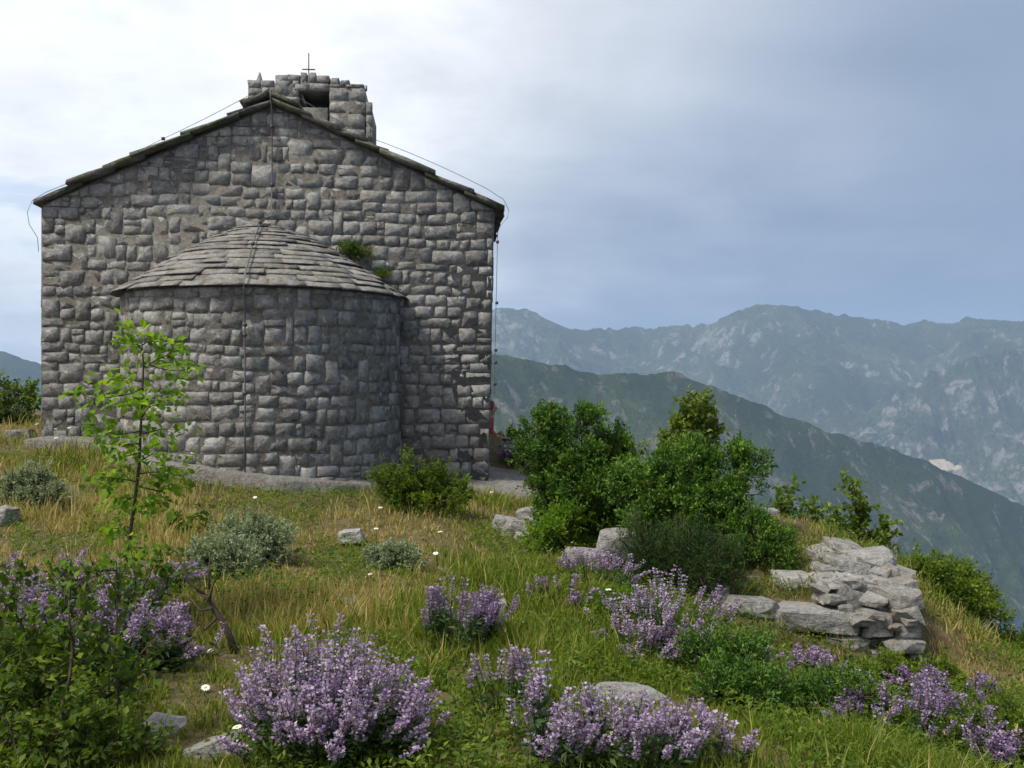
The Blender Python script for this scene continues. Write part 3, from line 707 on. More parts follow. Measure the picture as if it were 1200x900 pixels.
rock(212, 876, 276, 906, 4.5, .26, 'rough pale rock at the bottom edge left of the big flowering sage', tilt=-.3, bury=6)
rock(196, 884, 216, 898, 4.55, .15, 'tiny rounded stone between two pale rocks at the bottom left', bury=4)
rock(522, 808, 560, 836, 5.6, .25, 'weathered grey stone in grass right of the big flowering sage', bury=6)
rock(494, 838, 528, 856, 5.2, .22, 'flat dark stone at the right foot of the big flowering sage', bury=6)
rock(570, 708, 592, 730, 7.2, .2, 'small upright grey stone in the middle of the meadow', bury=6)
rock(392, 705, 420, 720, 7.3, .2, 'pale stone peeping out behind the big flowering sage', bury=6)
rock(396, 622, 424, 634, 9.6, .25, 'flat pale stone in the dry grass below the apse', bury=4)
rock(-12, 596, 8, 622, 9.3, .3, 'grey boulder cut off by the left edge of the picture', bury=4)
rock(0, 503, 34, 513, 15.5, .3, 'low pale stone on the ground left of the chapel corner', bury=4)
for (x0, y0, x1, y1, lab) in [(584, 521, 600, 530, 'pale stone nearest the chapel in the row behind the sage'), (598, 523, 612, 531, 'grey stone in the middle of the row behind the sage'), (606, 518, 622, 527, 'white topped stone on the row behind the sage'), (618, 524, 634, 533, 'rightmost pale stone of the row beside the tall juniper')]:
    rock(x0, y0, x1, y1, 18.2, .3, lab, bury=5)
rock(1133, 812, 1150, 822, 7.9, .15, 'small pale stone on the dry path at the lower right', bury=3)

# ------------------------------------------------------------------ plants: materials and generators
def leaf_mat(name, c0, c1, c2, trans=0.35, rough=0.6, spec=0.25, tcol=1.5):
    m = bpy.data.materials.new(name); m.use_nodes = True; t = NT(m.node_tree); b = t.n['Principled BSDF']
    b.inputs['Roughness'].default_value = rough; b.inputs['Specular IOR Level'].default_value = spec
    tone = attr(t)
    r = t.new('ShaderNodeValToRGB'); t.val(r.inputs[0], tone); e = r.color_ramp.elements
    e[0].position = 0.0; e[0].color = (*c0, 1); e[1].position = 1.0; e[1].color = (*c2, 1)
    k = e.new(0.5); k.color = (*c1, 1)
    t.val(b.inputs['Base Color'], r.outputs[0])
    tr = t.new('ShaderNodeBsdfTranslucent'); t.val(tr.inputs[0], t.mix(1.0, r.outputs[0], (tcol, tcol * 1.02, tcol * .55, 1), 'MULTIPLY'))
    mx = t.new('ShaderNodeMixShader'); mx.inputs[0].default_value = trans
    t.l.new(b.outputs[0], mx.inputs[1]); t.l.new(tr.outputs[0], mx.inputs[2])
    t.l.new(mx.outputs[0], t.n['Material Output'].inputs[0])
    return m
M['juniper'] = leaf_mat('juniper_needles', (0.018, 0.045, 0.008), (0.055, 0.125, 0.014), (0.16, 0.27, 0.03), .2)
M['dark_needles'] = leaf_mat('dark_needles', (0.013, 0.032, 0.008), (0.028, 0.062, 0.012), (0.055, 0.105, 0.018), .2)
M['bright_leaf'] = leaf_mat('bright_leaf', (0.055, 0.12, 0.012), (0.13, 0.24, 0.018), (0.25, 0.36, 0.035), .5)
M['mid_leaf'] = leaf_mat('mid_leaf', (0.036, 0.070, 0.009), (0.10, 0.165, 0.016), (0.23, 0.30, 0.035), .42)
M['olive_leaf'] = leaf_mat('olive_leaf', (0.04, 0.075, 0.012), (0.10, 0.155, 0.02), (0.20, 0.24, 0.04), .4)
M['grey_leaf'] = leaf_mat('grey_leaf', (0.08, 0.12, 0.06), (0.20, 0.25, 0.14), (0.38, 0.43, 0.29), .25)
M['sage_leaf'] = leaf_mat('sage_leaf', (0.028, 0.055, 0.018), (0.06, 0.11, 0.035), (0.12, 0.17, 0.065), .3)
M['sage_flower'] = leaf_mat('sage_flower', (0.15, 0.085, 0.22), (0.36, 0.25, 0.46), (0.66, 0.57, 0.72), .35, tcol=1.1)
M['grass'] = leaf_mat('grass_blades', (0.05, 0.085, 0.010), (0.20, 0.26, 0.025), (0.46, 0.34, 0.15), .35, tcol=1.2)
M['bark'] = None
m, t, b = mat_base('bark', 0.9, 0.1); pos = t.new('ShaderNodeNewGeometry').outputs['Position']
t.val(b.inputs['Base Color'], t.mix(t.noise(pos, 30, 4, .6), (0.04, 0.03, 0.022), (0.12, 0.095, 0.07))); bump(t, b, t.noise(pos, 60, 3, .6), .6, .01); M['bark'] = m
m, t, b = mat_base('dead_wood', 0.85, 0.15); pos = t.new('ShaderNodeNewGeometry').outputs['Position']
t.val(b.inputs['Base Color'], t.mix(t.noise(pos, 22, 4, .6), (0.035, 0.022, 0.015), (0.13, 0.10, 0.08))); M['dead'] = m
m, t, b = mat_base('white_petal', 0.6, 0.2); b.inputs['Base Color'].default_value = (0.78, 0.78, 0.70, 1); M['petal'] = m
m, t, b = mat_base('yellow_disc', 0.7, 0.2); b.inputs['Base Color'].default_value = (0.55, 0.38, 0.05, 1); M['disc'] = m

def unit(v): return v / (np.linalg.norm(v, axis=-1, keepdims=True) + 1e-9)
def leaves_np(C, D, L, W, rng, fold=0.25, up=1.0):
    """one folded diamond leaf per row"""
    n = len(C); D = unit(D)
    N = np.array([0, 0, up]) + rng.normal(0, .6, (n, 3)); N = unit(N - (N * D).sum(1, keepdims=True) * D)
    Sd = np.cross(D, N); L = np.broadcast_to(L, (n,))[:, None]; W = np.broadcast_to(W, (n,))[:, None]
    mid = C + D * L * .45
    V = np.stack([C, mid + Sd * W / 2 + N * W * fold, C + D * L, mid - Sd * W / 2 + N * W * fold], 1).reshape(-1, 3)
    i = np.arange(n)[:, None] * 4
    return V, np.concatenate([i + np.array([[0, 1, 2]]), i + np.array([[0, 2, 3]])])
def leaf_part(name, C, D, L, W, tone, mat, parent, rng, fold=.25, up=1.0, label=None):
    V, F = leaves_np(C, D, L, W, rng, fold, up)
    return obj(name, mesh_np(name, V, [F], np.repeat(np.clip(tone, 0, 1), 4)), mat, parent, kind='stuff')
def curve(a, b_, bend, rng, n=6):
    a, b_ = np.asarray(a, float), np.asarray(b_, float); f = np.linspace(0, 1, n)[:, None]
    L = np.linalg.norm(b_ - a); off = rng.normal(0, bend * L, 3)
    return a + (b_ - a) * f + off * np.sin(f * np.pi) + rng.normal(0, .012 * L, (n, 3)) * (f > 0) * (f < 1)

def dense_shrub(name, label, cat, base, lobes, rng, mat, sprays=900, per=14, leaf=(.035, .012), slen=.11, bumpy=.22, upw=.5, group=None, stemr=.02, fill=.5, tmean=.5, top=None, clump=34):
    """evergreen shrub: leafy sprays standing out of an uneven crown built from several lobes"""
    base = np.asarray(base, float); root = thing(name, label, cat, tuple(base), 0, group)
    if top is not None:
        k_ = (((450 - top) / 1200 * base[1]) - base[2]) / (max(l[2] + l[5] for l in lobes) + slen * .5); lobes = [(x, y, z * k_, rx, ry, rz * k_) for (x, y, z, rx, ry, rz) in lobes]
    st = Soup(); C = []; D = []; T = []; Ls = []
    vol = np.array([l[3] * l[4] + l[3] * l[5] for l in lobes]); vol = vol / vol.sum()
    for li, (x, y, z, rx, ry, rz) in enumerate(lobes):
        ns = max(20, int(sprays * vol[li])); c0 = np.array([x, y, z]); R = np.array([rx, ry, rz])
        tube(st, curve((rng.normal(0, .03), rng.normal(0, .03), -.08), c0 * np.array([1, 1, .95]), .08, rng), np.linspace(stemr, stemr * .35, 6), 5)
        u = unit(rng.normal(0, 1, (ns, 3)) + np.array([0, 0, .25]))
        lump = 1 + bumpy * fbm(u[:, 0] * 2.2 + x * 7 + 5, u[:, 2] * 2.2 + u[:, 1] * 1.7 + li * 3.3, 3, 40 + li)
        rad = lump * np.where(rng.random(ns) < fill, rng.uniform(.80, 1.02, ns), rng.uniform(.3, .85, ns))
        nc = max(7, ns // clump); ci = rng.integers(0, nc, ns); pc = c0 + u[:nc] * R * (lump[:nc] * rng.uniform(.5, 1.25, nc))[:, None]
        inc = rng.random(ns) < .93; off = rng.normal(0, 1, (ns, 3)) * np.minimum(R.mean() * .2, .06) * np.array([1, 1, 1.25])
        p = np.where(inc[:, None], pc[ci] + off, c0 + u * R * rad[:, None]); p[:, 2] = np.maximum(p[:, 2], .02)
        u = np.where(inc[:, None], unit(u[ci] * .7 + unit(off) * .6), u); ctone = rng.normal(0, .10, nc)[ci]
        dd = unit(u * .75 + np.array([0, 0, upw]) + rng.normal(0, .35, (ns, 3)))
        sl = slen * rng.uniform(.6, 1.5, ns)
        nb = ns // 6
        for q, d_, s_ in zip(p[:nb], dd[:nb], sl[:nb]):
            tube(st, [c0 + (q - c0) * .35, q, q + d_ * s_], [.007, .005, .002], 3)
        f = rng.uniform(0, 1, (ns, per)); jit = rng.normal(0, .16, (ns, per, 3)) * sl[:, None, None] * (1 - .6 * f[..., None])
        lc = p[:, None] + dd[:, None] * (sl[:, None] * f)[..., None] + jit
        ld = unit(dd[:, None] * .8 + rng.normal(0, .55, (ns, per, 3)))
        tn = np.clip(tmean + ctone[:, None] + rng.normal(0, .10, (ns, 1)) + rng.normal(0, .12, (ns, per)) + .22 * (f - .5), 0, 1)
        C.append(lc.reshape(-1, 3)); D.append(ld.reshape(-1, 3)); T.append(tn.ravel()); Ls.append(rng.uniform(.7, 1.3, ns * per))
    C = np.concatenate(C); D = np.concatenate(D); T = np.concatenate(T); Ls = np.concatenate(Ls)
    obj('stem', st.mesh('stem'), M['bark'], root, kind='stuff' if stemr < .01 else None)
    leaf_part('foliage', C, D, leaf[0] * Ls, leaf[1] * Ls, T, mat, root, rng)
    return root

def leafy_shrub(name, label, cat, base, stems, rng, mat, leaf=(.05, .03), twigs=7, nleaf=9, tl=.22, stemr=.014, group=None, tmean=.5, droop=0.0, spread=.06, top=None):
    """deciduous shrub: stems given as (dx, dy, height) tips, twigs with separate leaves and air between them"""
    base = np.asarray(base, float); root = thing(name, label, cat, tuple(base), 0, group)
    if top is not None:
        k_ = (((450 - top) / 1200 * base[1]) - base[2]) / (max(s_[2] for s_ in stems) + tl * .35); stems = [(x, y, h * k_) for (x, y, h) in stems]
    st = Soup(); C = []; D = []; T = []
    for (x, y, h) in stems:
        c = curve((rng.normal(0, spread), rng.normal(0, spread), -.1), (x, y, h), .07, rng, 9)
        tube(st, c, np.linspace(stemr, stemr * .25, 9), 5)
        for k in range(twigs):
            f = rng.uniform(.28, 1.0) ** .8 * 8; i = min(int(f), 7); p = c[i] + (c[i + 1] - c[i]) * (f - i)
            dv = unit(rng.normal(0, 1, 3) + np.array([0, 0, .35 - droop])); l = tl * rng.uniform(.6, 1.4) * (1.25 - f / 12)
            q = curve(p, p + dv * l, .1, rng, 5); tube(st, q, np.linspace(stemr * .3, .0015, 5), 3)
            tt = rng.uniform(.15, 1.05, nleaf); ii = np.minimum((tt * 4).astype(int), 3)
            lp = q[ii] + (q[ii + 1] - q[ii]) * (tt * 4 - ii)[:, None]
            C.append(lp + rng.normal(0, .012, (nleaf, 3))); D.append(unit(dv * .5 + rng.normal(0, .7, (nleaf, 3)) + np.array([0, 0, -.1])))
            T.append(np.clip(tmean + rng.normal(0, .15) + rng.normal(0, .14, nleaf), 0, 1))
    C = np.concatenate(C); D = np.concatenate(D); T = np.concatenate(T); s = rng.uniform(.65, 1.25, len(C))
    obj('stem', st.mesh('stem'), M['bark'], root)
    leaf_part('foliage', C, D, leaf[0] * s, leaf[1] * s, T, mat, root, rng, fold=.18, up=.9)
    return root

def sage(label, base, R, H, n, rng, name='sage_plant', dens=1.0, leaves=14, deep=.5, group=None, lean=(0, 0), fl=.013, ry=None):
    """flowering sage: many leafy stems, each ending in a spike of two-lipped violet flowers"""
    base = np.asarray(base, float); root = thing(name, label, 'flowering plant', tuple(base), 0, group)
    st = Soup(); LC = []; LD = []; FC = []; FD = []; FT = []
    ry = ry or R * .8
    a = rng.uniform(0, 2 * np.pi, n); r = np.sqrt(rng.uniform(0, 1, n))
    ng = max(4, n // 9); gi = rng.integers(0, ng, n); ga, gr = rng.uniform(0, 2 * np.pi, ng), np.sqrt(rng.uniform(0, 1.25, ng)); gh = rng.uniform(.7, 1.15, ng)
    inx = rng.random(n) < .75; uxs = np.where(inx, gr[gi] * np.cos(ga[gi]) + rng.normal(0, .13, n), r * np.cos(a)); uys = np.where(inx, gr[gi] * np.sin(ga[gi]) + rng.normal(0, .13, n), r * np.sin(a)); r = np.minimum(np.hypot(uxs, uys), 1.2); gh = np.where(inx, gh[gi], 1.0)
    for k in range(n):
        ux, uy = uxs[k], uys[k]
        b0 = np.array([ux * R * .55, uy * ry * .55, -.03])
        h = H * gh[k] * rng.uniform(.65, 1.12) * (1 - .33 * r[k] ** 2)
        tip = np.array([ux * R * 1.0 + lean[0] * h, uy * ry * 1.0 + lean[1] * h, h])
        c = curve(b0, tip, .05, rng, 6); tube(st, c, np.linspace(.004, .0018, 6), 3)
        m = leaves; tt = rng.uniform(.05, .68, m); ii = np.minimum((tt * 5).astype(int), 4); p = c[ii] + (c[ii + 1] - c[ii]) * (tt * 5 - ii)[:, None]
        LC.append(p); LD.append(unit(rng.normal(0, 1, (m, 3)) * np.array([1, 1, .5]) + np.array([0, 0, .35])))
        sp = rng.uniform(.28, .46); nw = int(rng.integers(5, 9) * dens)
        for w_ in range(nw):
            t_ = 1 - sp * (w_ / nw) + .02; i = min(int(t_ * 5), 4); p = c[i] + (c[i + 1] - c[i]) * (t_ * 5 - i)
            q = 6; an = rng.uniform(0, 6.28) + np.arange(q) * 2 * np.pi / q
            d_ = np.stack([np.cos(an), np.sin(an), rng.uniform(.1, .7, q)], 1)
            FC.append(p + d_ * .006 + rng.normal(0, .003, (q, 3))); FD.append(d_); FT.append(np.clip(deep + rng.normal(0, .22, q) + rng.normal(0, .08), 0, 1))
    LC = np.concatenate(LC); LD = np.concatenate(LD); FC = np.concatenate(FC); FD = np.concatenate(FD); FT = np.concatenate(FT)
    obj('stems', st.mesh('stems'), M['sage_leaf'], root, kind='stuff')
    s = rng.uniform(.6, 1.3, len(LC)); leaf_part('foliage', LC, LD, .055 * s, .017 * s, rng.normal(.5, .2, len(LC)), M['sage_leaf'], root, rng)
    s = rng.uniform(.7, 1.35, len(FC)); leaf_part('blossom', FC, FD, fl * 1.25 * s, fl * s, FT, M['sage_flower'], root, rng, fold=.35, up=.3)
    return root
def G(px, py, Y):
    """foot of a plant: the ground point at that bearing and distance"""
    x = (px - 600) / 1200 * Y; return np.array([x, Y, float(ground_z(x, Y))])

# ------------------------------------------------------------------ the plants that stand on the hilltop
rp = np.random.default_rng(101)
# tall junipers in the middle
dense_shrub('juniper', 'tall dark green juniper with feathery top between the chapel and the second juniper', 'shrub', G(676, 0, 11.0),
    [(-.40,0,1.38,.14,.18,.15),(-.20,.05,1.30,.18,.2,.2),(.06,.05,1.32,.17,.2,.18),(.30,.1,1.12,.18,.2,.18),(.46,.1,1.0,.12,.15,.14),(-.34,-.05,1.02,.2,.25,.22),(-.02,-.05,.95,.28,.3,.28),(.28,0,.8,.26,.3,.26),(-.30,-.15,.58,.26,.3,.26),(.10,-.15,.55,.30,.3,.28),(.42,-.05,.5,.22,.28,.22),(-.15,-.2,.25,.34,.3,.22),(.30,-.15,.22,.3,.3,.22)], rp, M['juniper'], 3000, 18, (.040, .017), .10, stemr=.035, top=478)
dense_shrub('juniper', 'broad full juniper in front of the slender yellowish tree above the ruined wall', 'shrub', G(805, 0, 10.1),
    [(-.50,0,.98,.18,.22,.18),(-.26,0,1.12,.2,.22,.18),(.02,.05,1.2,.2,.25,.2),(.26,.05,1.1,.2,.25,.2),(.48,.05,1.2,.16,.2,.16),(.62,.0,1.02,.13,.18,.14),(-.48,-.1,.66,.22,.28,.24),(-.15,-.12,.82,.28,.3,.28),(.18,-.15,.75,.28,.3,.28),(.46,-.1,.75,.22,.28,.24),(-.35,-.2,.36,.28,.3,.24),(.05,-.22,.42,.3,.3,.26),(.40,-.2,.38,.26,.3,.24),(.1,-.2,.2,.45,.3,.2)], rp, M['juniper'], 3500, 18, (.038, .016), .10, stemr=.04, tmean=.56, top=520)
dense_shrub('juniper', 'small compact juniper just left of the ruined wall top', 'shrub', G(884, 0, 9.5),
    [(-.05,0,.33,.22,.22,.22),(.13,0,.27,.18,.2,.17),(.02,-.05,.14,.26,.24,.14)], rp, M['juniper'], 800, 16, (.030, .011), .09, tmean=.62, top=605)
dense_shrub('broom_shrub', 'very dark fine twigged low shrub in front of the broad juniper', 'shrub', G(788, 0, 9.0),
    [(-.22,0,.28,.30,.3,.26),(.15,0,.30,.30,.3,.26),(.38,.05,.2,.2,.25,.2),(-.02,-.1,.15,.42,.3,.16)], rp, M['dark_needles'], 1500, 18, (.035, .006), .12, upw=.9, top=618)
leafy_shrub('slender_tree', 'slender tree with yellowish green leaves rising behind the broad juniper', 'tree', G(800, 0, 10.9),
    [(.10,0,1.85),(.24,.05,1.78),(.02,.1,1.62),(.30,0,1.62),(-.10,0,1.45),(.16,-.05,1.70)], rp, M['olive_leaf'], (.062, .042), 52, 14, .25, .018, tmean=.55, top=458)
leafy_shrub('flowering_bush', 'pale green thin bush with tiny whitish blossoms between the two junipers', 'shrub', G(742, 0, 11.2),
    [(-.1,0,1.2),(.12,0,1.25),(0,.1,1.1),(.2,0,1.05)], rp, M['olive_leaf'], (.045, .025), 14, 10, .2, .010, tmean=.75, top=508)
dense_shrub('small_bush', 'small bright yellow green bush beside the stone heap', 'shrub', G(650, 0, 10.2),
    [(-.08,0,.32,.17,.18,.12),(.12,0,.38,.14,.16,.12),(.0,0,.2,.2,.2,.12)], rp, M['bright_leaf'], 420, 12, (.040, .02), .09, tmean=.45, top=598)
dense_shrub('rounded_bush', 'rounded dark green bush growing against the ledge right of the apse', 'shrub', G(497, 0, 12.0),
    [(-.24,0,.30,.25,.3,.25),(.06,0,.34,.28,.3,.26),(.30,0,.28,.2,.25,.22),(0,-.1,.15,.46,.3,.16)], rp, M['mid_leaf'], 1500, 14, (.036, .016), .09, tmean=.45, top=546)
for (px, Y, w_, h, lab, nm) in [(292, 8.7, .31, .31, 'rounded grey green bush in the dry meadow left of the middle', 1), (268, 7.9, .26, .26, 'smaller grey green bush behind the dead branch', 1), (36, 10.3, .36, .34, 'grey green bush with pale seed heads at the left edge', 1), (462, 8.6, .18, .18, 'low pale green herb clump in the middle of the meadow', 1)]:
    dense_shrub('grey_bush', lab, 'shrub', G(px, 0, Y), [(-w_*.45,0,h*.5,w_*.55,w_*.6,h*.48),(w_*.35,0,h*.55,w_*.55,w_*.6,h*.5),(0,-.03,h*.3,w_*.9,w_*.7,h*.3)], rp, M['grey_leaf'], int(1500 * w_ / .36), 14, (.026, .011), .05, upw=.5, tmean=.58, clump=20)
leafy_shrub('leafy_herb', 'small dark broad leaved herb in the dry grass left of the apse foot', 'herb', G(222, 0, 9.8), [(-.12,0,.22),(.1,0,.25),(.2,0,.16),(-.2,0,.14),(0,-.1,.2)], rp, M['mid_leaf'], (.07, .035), 6, 7, .1, .006, tmean=.3)
# right-hand shrubs beyond the wall
leafy_shrub('leafy_shrub', 'thin leafy shrub behind the ruined wall nearer the junipers', 'shrub', G(930, 0, 12.6), [(-.2,0,.85),(0,.1,.98),(.2,0,.85),(.32,0,.75),(-.32,0,.7),(.1,0,.6)], rp, M['mid_leaf'], (.065, .042), 30, 13, .26, .012, tmean=.5, top=560)
leafy_shrub('leafy_shrub', 'taller thin leafy shrub with upright stem behind the ruined wall top', 'shrub', G(1000, 0, 12.0), [(-.02,0,1.32),(-.25,0,1.0),(.2,.05,1.0),(.4,0,.85),(-.1,0,.8),(.3,0,.65),(-.35,0,.7),(.08,0,1.15)], rp, M['mid_leaf'], (.065, .042), 30, 13, .26, .013, tmean=.5, top=550)
dense_shrub('green_bush', 'big leafy green bush right of the ruined wall end', 'shrub', G(1106, 0, 10.4), [(-.25,0,1.05,.2,.3,.2),(-.02,0,.85,.24,.3,.25),(-.2,0,.6,.3,.3,.28),(.16,-.05,.55,.2,.25,.22),(0,-.1,.3,.35,.3,.26),(.26,-.1,.22,.16,.25,.18)], rp, M['mid_leaf'], 1700, 14, (.042, .02), .13, tmean=.45, top=664)
dense_shrub('green_bush', 'dark green bush at the right edge above the dry path', 'shrub', G(1190, 0, 10.2), [(-.12,0,.42,.24,.3,.22),(.2,0,.45,.26,.3,.22),(0,-.1,.2,.42,.3,.2)], rp, M['mid_leaf'], 800, 14, (.04, .018), .11, tmean=.38, top=755)
dense_shrub('green_bush', 'low dark bush between the right wall end bush and the picture edge', 'shrub', G(1155, 0, 11.0), [(-.1,0,.3,.3,.3,.2),(.25,0,.3,.25,.3,.2)], rp, M['dark_needles'], 600, 14, (.04, .016), .11, top=762)
dense_shrub('green_bush', 'low rounded bright bush at the foot of the ruined wall corner', 'shrub', G(1072, 0, 7.5), [(-.12,0,.2,.2,.2,.16),(.1,0,.23,.18,.2,.16)], rp, M['mid_leaf'], 650, 14, (.030, .014), .07, tmean=.55, top=772)
dense_shrub('low_juniper', 'low juniper with bright tips in front of the ruined wall\'s left end', 'shrub', G(846, 0, 6.4), [(-.1,0,.24,.2,.2,.13),(.14,0,.2,.18,.2,.13),(0,-.08,.1,.3,.2,.1)], rp, M['juniper'], 700, 15, (.028, .010), .08, tmean=.5, top=742)
dense_shrub('low_juniper', 'low spreading juniper under the left blocks of the ruined wall', 'shrub', G(965, 0, 6.3), [(-.2,0,.14,.2,.2,.12),(.12,0,.16,.24,.2,.13)], rp, M['juniper'], 600, 15, (.028, .010), .08, tmean=.5, top=795)
dense_shrub('low_juniper', 'low juniper sprig right of the large pale slab', 'shrub', G(872, 0, 5.7), [(-.1,0,.10,.17,.16,.09),(.12,0,.13,.16,.16,.1)], rp, M['juniper'], 450, 15, (.025, .010), .07, tmean=.5)
dense_shrub('low_juniper', 'low juniper at the lower right corner of the picture', 'shrub', G(1170, 0, 5.9), [(-.12,0,.12,.2,.2,.12),(.14,0,.16,.2,.2,.13)], rp, M['mid_leaf'], 550, 14, (.026, .013), .07, tmean=.45)
dense_shrub('low_bush', 'small yellowish green bush left of the scattered sage in the middle', 'shrub', G(722, 0, 7.6), [(-.06,0,.16,.2,.2,.13),(.14,0,.14,.16,.18,.11)], rp, M['bright_leaf'], 500, 13, (.024, .010), .07, tmean=.25, top=702)
# bushes beside and behind the chapel
leafy_shrub('leafy_shrub', 'leafy bush at the left edge behind the chapel corner', 'shrub', G(14, 0, 18.5), [(-.5,0,1.0),(-.2,0,1.15),(.1,0,.95),(.4,0,1.05),(-.8,0,1.1),(.25,.2,.8),(-.35,-.1,.7),(.5,-.1,.6)], rp, M['mid_leaf'], (.075, .045), 24, 12, .28, .018, tmean=.38, top=442)
dense_shrub('green_bush', 'low dark bush under the leafy bush at the far left edge', 'shrub', G(2, 0, 17.5), [(-.2,0,.3,.4,.4,.3),(.2,0,.2,.3,.3,.2)], rp, M['dark_needles'], 600, 14, (.05, .02), .12, top=485)
leafy_shrub('leafy_shrub', 'sunlit bush behind the stone row right of the chapel corner', 'shrub', G(607, 0, 20.5), [(-.5,0,.7),(-.2,0,.85),(.1,0,.7),(.35,0,.75),(.6,0,.6)], rp, M['mid_leaf'], (.075, .045), 20, 11, .24, .014, tmean=.55, top=498)
# weeds on the chapel
def wpt(x, y, z): return ch_world(x, y, z)
dense_shrub('wall_weed', 'dark green weed tuft rooted where the apse roof meets the gable wall', 'plant', wpt(4.40, -.08, 1.86), [(0,0,.08,.2,.08,.1),(.12,0,.05,.14,.07,.08)], rp, M['mid_leaf'], 170, 10, (.045, .012), .08, stemr=.006, tmean=.25)
dense_shrub('wall_weed', 'tiny green weed low on the right slope of the apse roof', 'plant', wpt(4.9, -.08, 1.5), [(0,0,.06,.1,.06,.08)], rp, M['mid_leaf'], 70, 9, (.04, .012), .06, stemr=.005, tmean=.3)

# flowering sage
sage('large dense violet sage in full bloom in the foreground left of the middle', G(380, 0, 4.65), .45, .50, 320, rp, leaves=11, deep=.55, ry=.42)
sage('pale violet sage in the bottom centre around the large pale slab', G(735, 0, 4.35), .40, .33, 105, rp, leaves=12, deep=.55, ry=.22)
sage('tall loose sage spikes at the bottom centre left of the large pale slab', G(645, 0, 4.4), .22, .42, 34, rp, leaves=14, deep=.6, ry=.2)
sage('leafy sage with few violet tops right behind the big flowering sage', G(535, 0, 6.2), .26, .46, 55, rp, leaves=22, deep=.35)
sage('loose pink violet sage below the broad juniper', G(775, 0, 7.2), .55, .40, 62, rp, leaves=9, deep=.6)
sage('thin bluish sage among dry stalks under the tall junipers', G(696, 0, 8.4), .42, .34, 42, rp, leaves=8, deep=.5)
sage('compact deep purple sage behind the low juniper in the middle', G(790, 0, 6.7), .17, .26, 70, rp, leaves=9, deep=.32)
sage('low sage growing along the foot of the ruined wall', G(930, 0, 7.3), .34, .18, 50, rp, leaves=10, deep=.5)
sage('scattered violet sage in the lower right foreground', G(1070, 0, 5.9), .5, .34, 60, rp, leaves=12, deep=.42)
sage('bluish purple sage on the bank below the dry path', G(1115, 0, 7.0), .34, .26, 50, rp, leaves=9, deep=.28)
sage('sage at the right bottom corner of the picture', G(1160, 0, 5.6), .22, .30, 45, rp, leaves=12, deep=.4)
sage('dark leafy sage with sparse violet tops beside the sapling', G(140, 0, 5.6), .36, .42, 66, rp, leaves=40, deep=.42)
sage('violet sage at the left edge behind the tangled shrub', G(62, 0, 6.2), .5, .44, 80, rp, leaves=14, deep=.42)
sage('pinkish violet sage between the sapling stem and the dead branch', G(178, 0, 7.5), .36, .26, 60, rp, leaves=8, deep=.5)
sage('violet sage cushion behind the chapel pavement nearest the corner', G(612, 0, 17.2), .5, .40, 140, rp, leaves=5, deep=.5, fl=.022)
sage('purple sage cushion touching the tall juniper behind the pavement', G(634, 0, 16.4), .3, .36, 100, rp, leaves=5, deep=.35, fl=.022)

for (px, Y, R_, H_, n_, dp_, lab) in [(150, 6.6, .3, .3, 36, .45, 'violet sage half hidden behind the sapling stem'), (15, 5.6, .34, .44, 36, .42, 'violet sage rising over the tangled shrub at the left edge'), (215, 5.9, .24, .30, 36, .5, 'small violet sage left of the dead branch foot'),
    (660, 7.6, .26, .24, 26, .45, 'thin sage tuft left of the yellowish low bush'), (745, 6.6, .30, .28, 40, .55, 'pale sage between the compact purple one and the grass'), (822, 7.0, .2, .24, 24, .55, 'sage spikes just left of the ruined wall'), (880, 6.6, .3, .24, 34, .4, 'low purple sage between two low junipers'), (1000, 6.2, .3, .26, 34, .4, 'sage patch right of the flat grey stone'),
    (590, 5.0, .2, .36, 22, .55, 'few tall sage spikes between the two front sage plants'), (825, 4.5, .2, .28, 30, .6, 'pale sage right of the large pale slab'), (1130, 6.4, .26, .24, 34, .35, 'deep purple sage nearest the dry path'), (1010, 7.2, .26, .16, 30, .45, 'low sage under the ruined wall corner'), (560, 6.5, .24, .34, 24, .35, 'purple sage tops beside the small upright stone')]:
    sage(lab, G(px, 0, Y), R_, H_, n_, rp, leaves=10, deep=dp_)

# sapling: every leaf is its own piece
rs = np.random.default_rng(55)
sb = G(138, 0, 6.5)
sap = thing('sapling', 'young sapling with bright yellow green leaves standing before the apse', 'tree', tuple(sb))
st = Soup()
def sp(px, py, Y=6.5): return P(px, py, Y) - sb
trunk = np.array([sp(138, 735), sp(143, 690), sp(150, 640), sp(158, 590), sp(163, 545), sp(165, 500), sp(167, 460), sp(168, 425), sp(166, 400)])
tube(st, trunk, np.linspace(.016, .004, len(trunk)), 6)
brs = [((167, 448), (122, 440), .1), ((167, 455), (108, 462), -.1), ((168, 430), (205, 415), .05), ((168, 425), (232, 432), -.08), ((166, 410), (150, 392), 0), ((166, 405), (185, 400), .1), ((166, 480), (140, 468), .15), ((166, 490), (205, 470), -.15), ((165, 505), (128, 500), -.1), ((165, 510), (200, 505), .1),
       ((164, 530), (130, 540), .1), ((164, 540), (195, 530), -.1), ((163, 555), (215, 548), .05), ((162, 565), (115, 560), -.08), ((160, 580), (120, 592), .1), ((157, 600), (190, 588), -.1), ((153, 625), (115, 625), .12), ((150, 640), (185, 640), -.12), ((166, 470), (190, 455), .2), ((165, 520), (150, 515), -.25), ((162, 570), (205, 575), .15)]
anchors = []
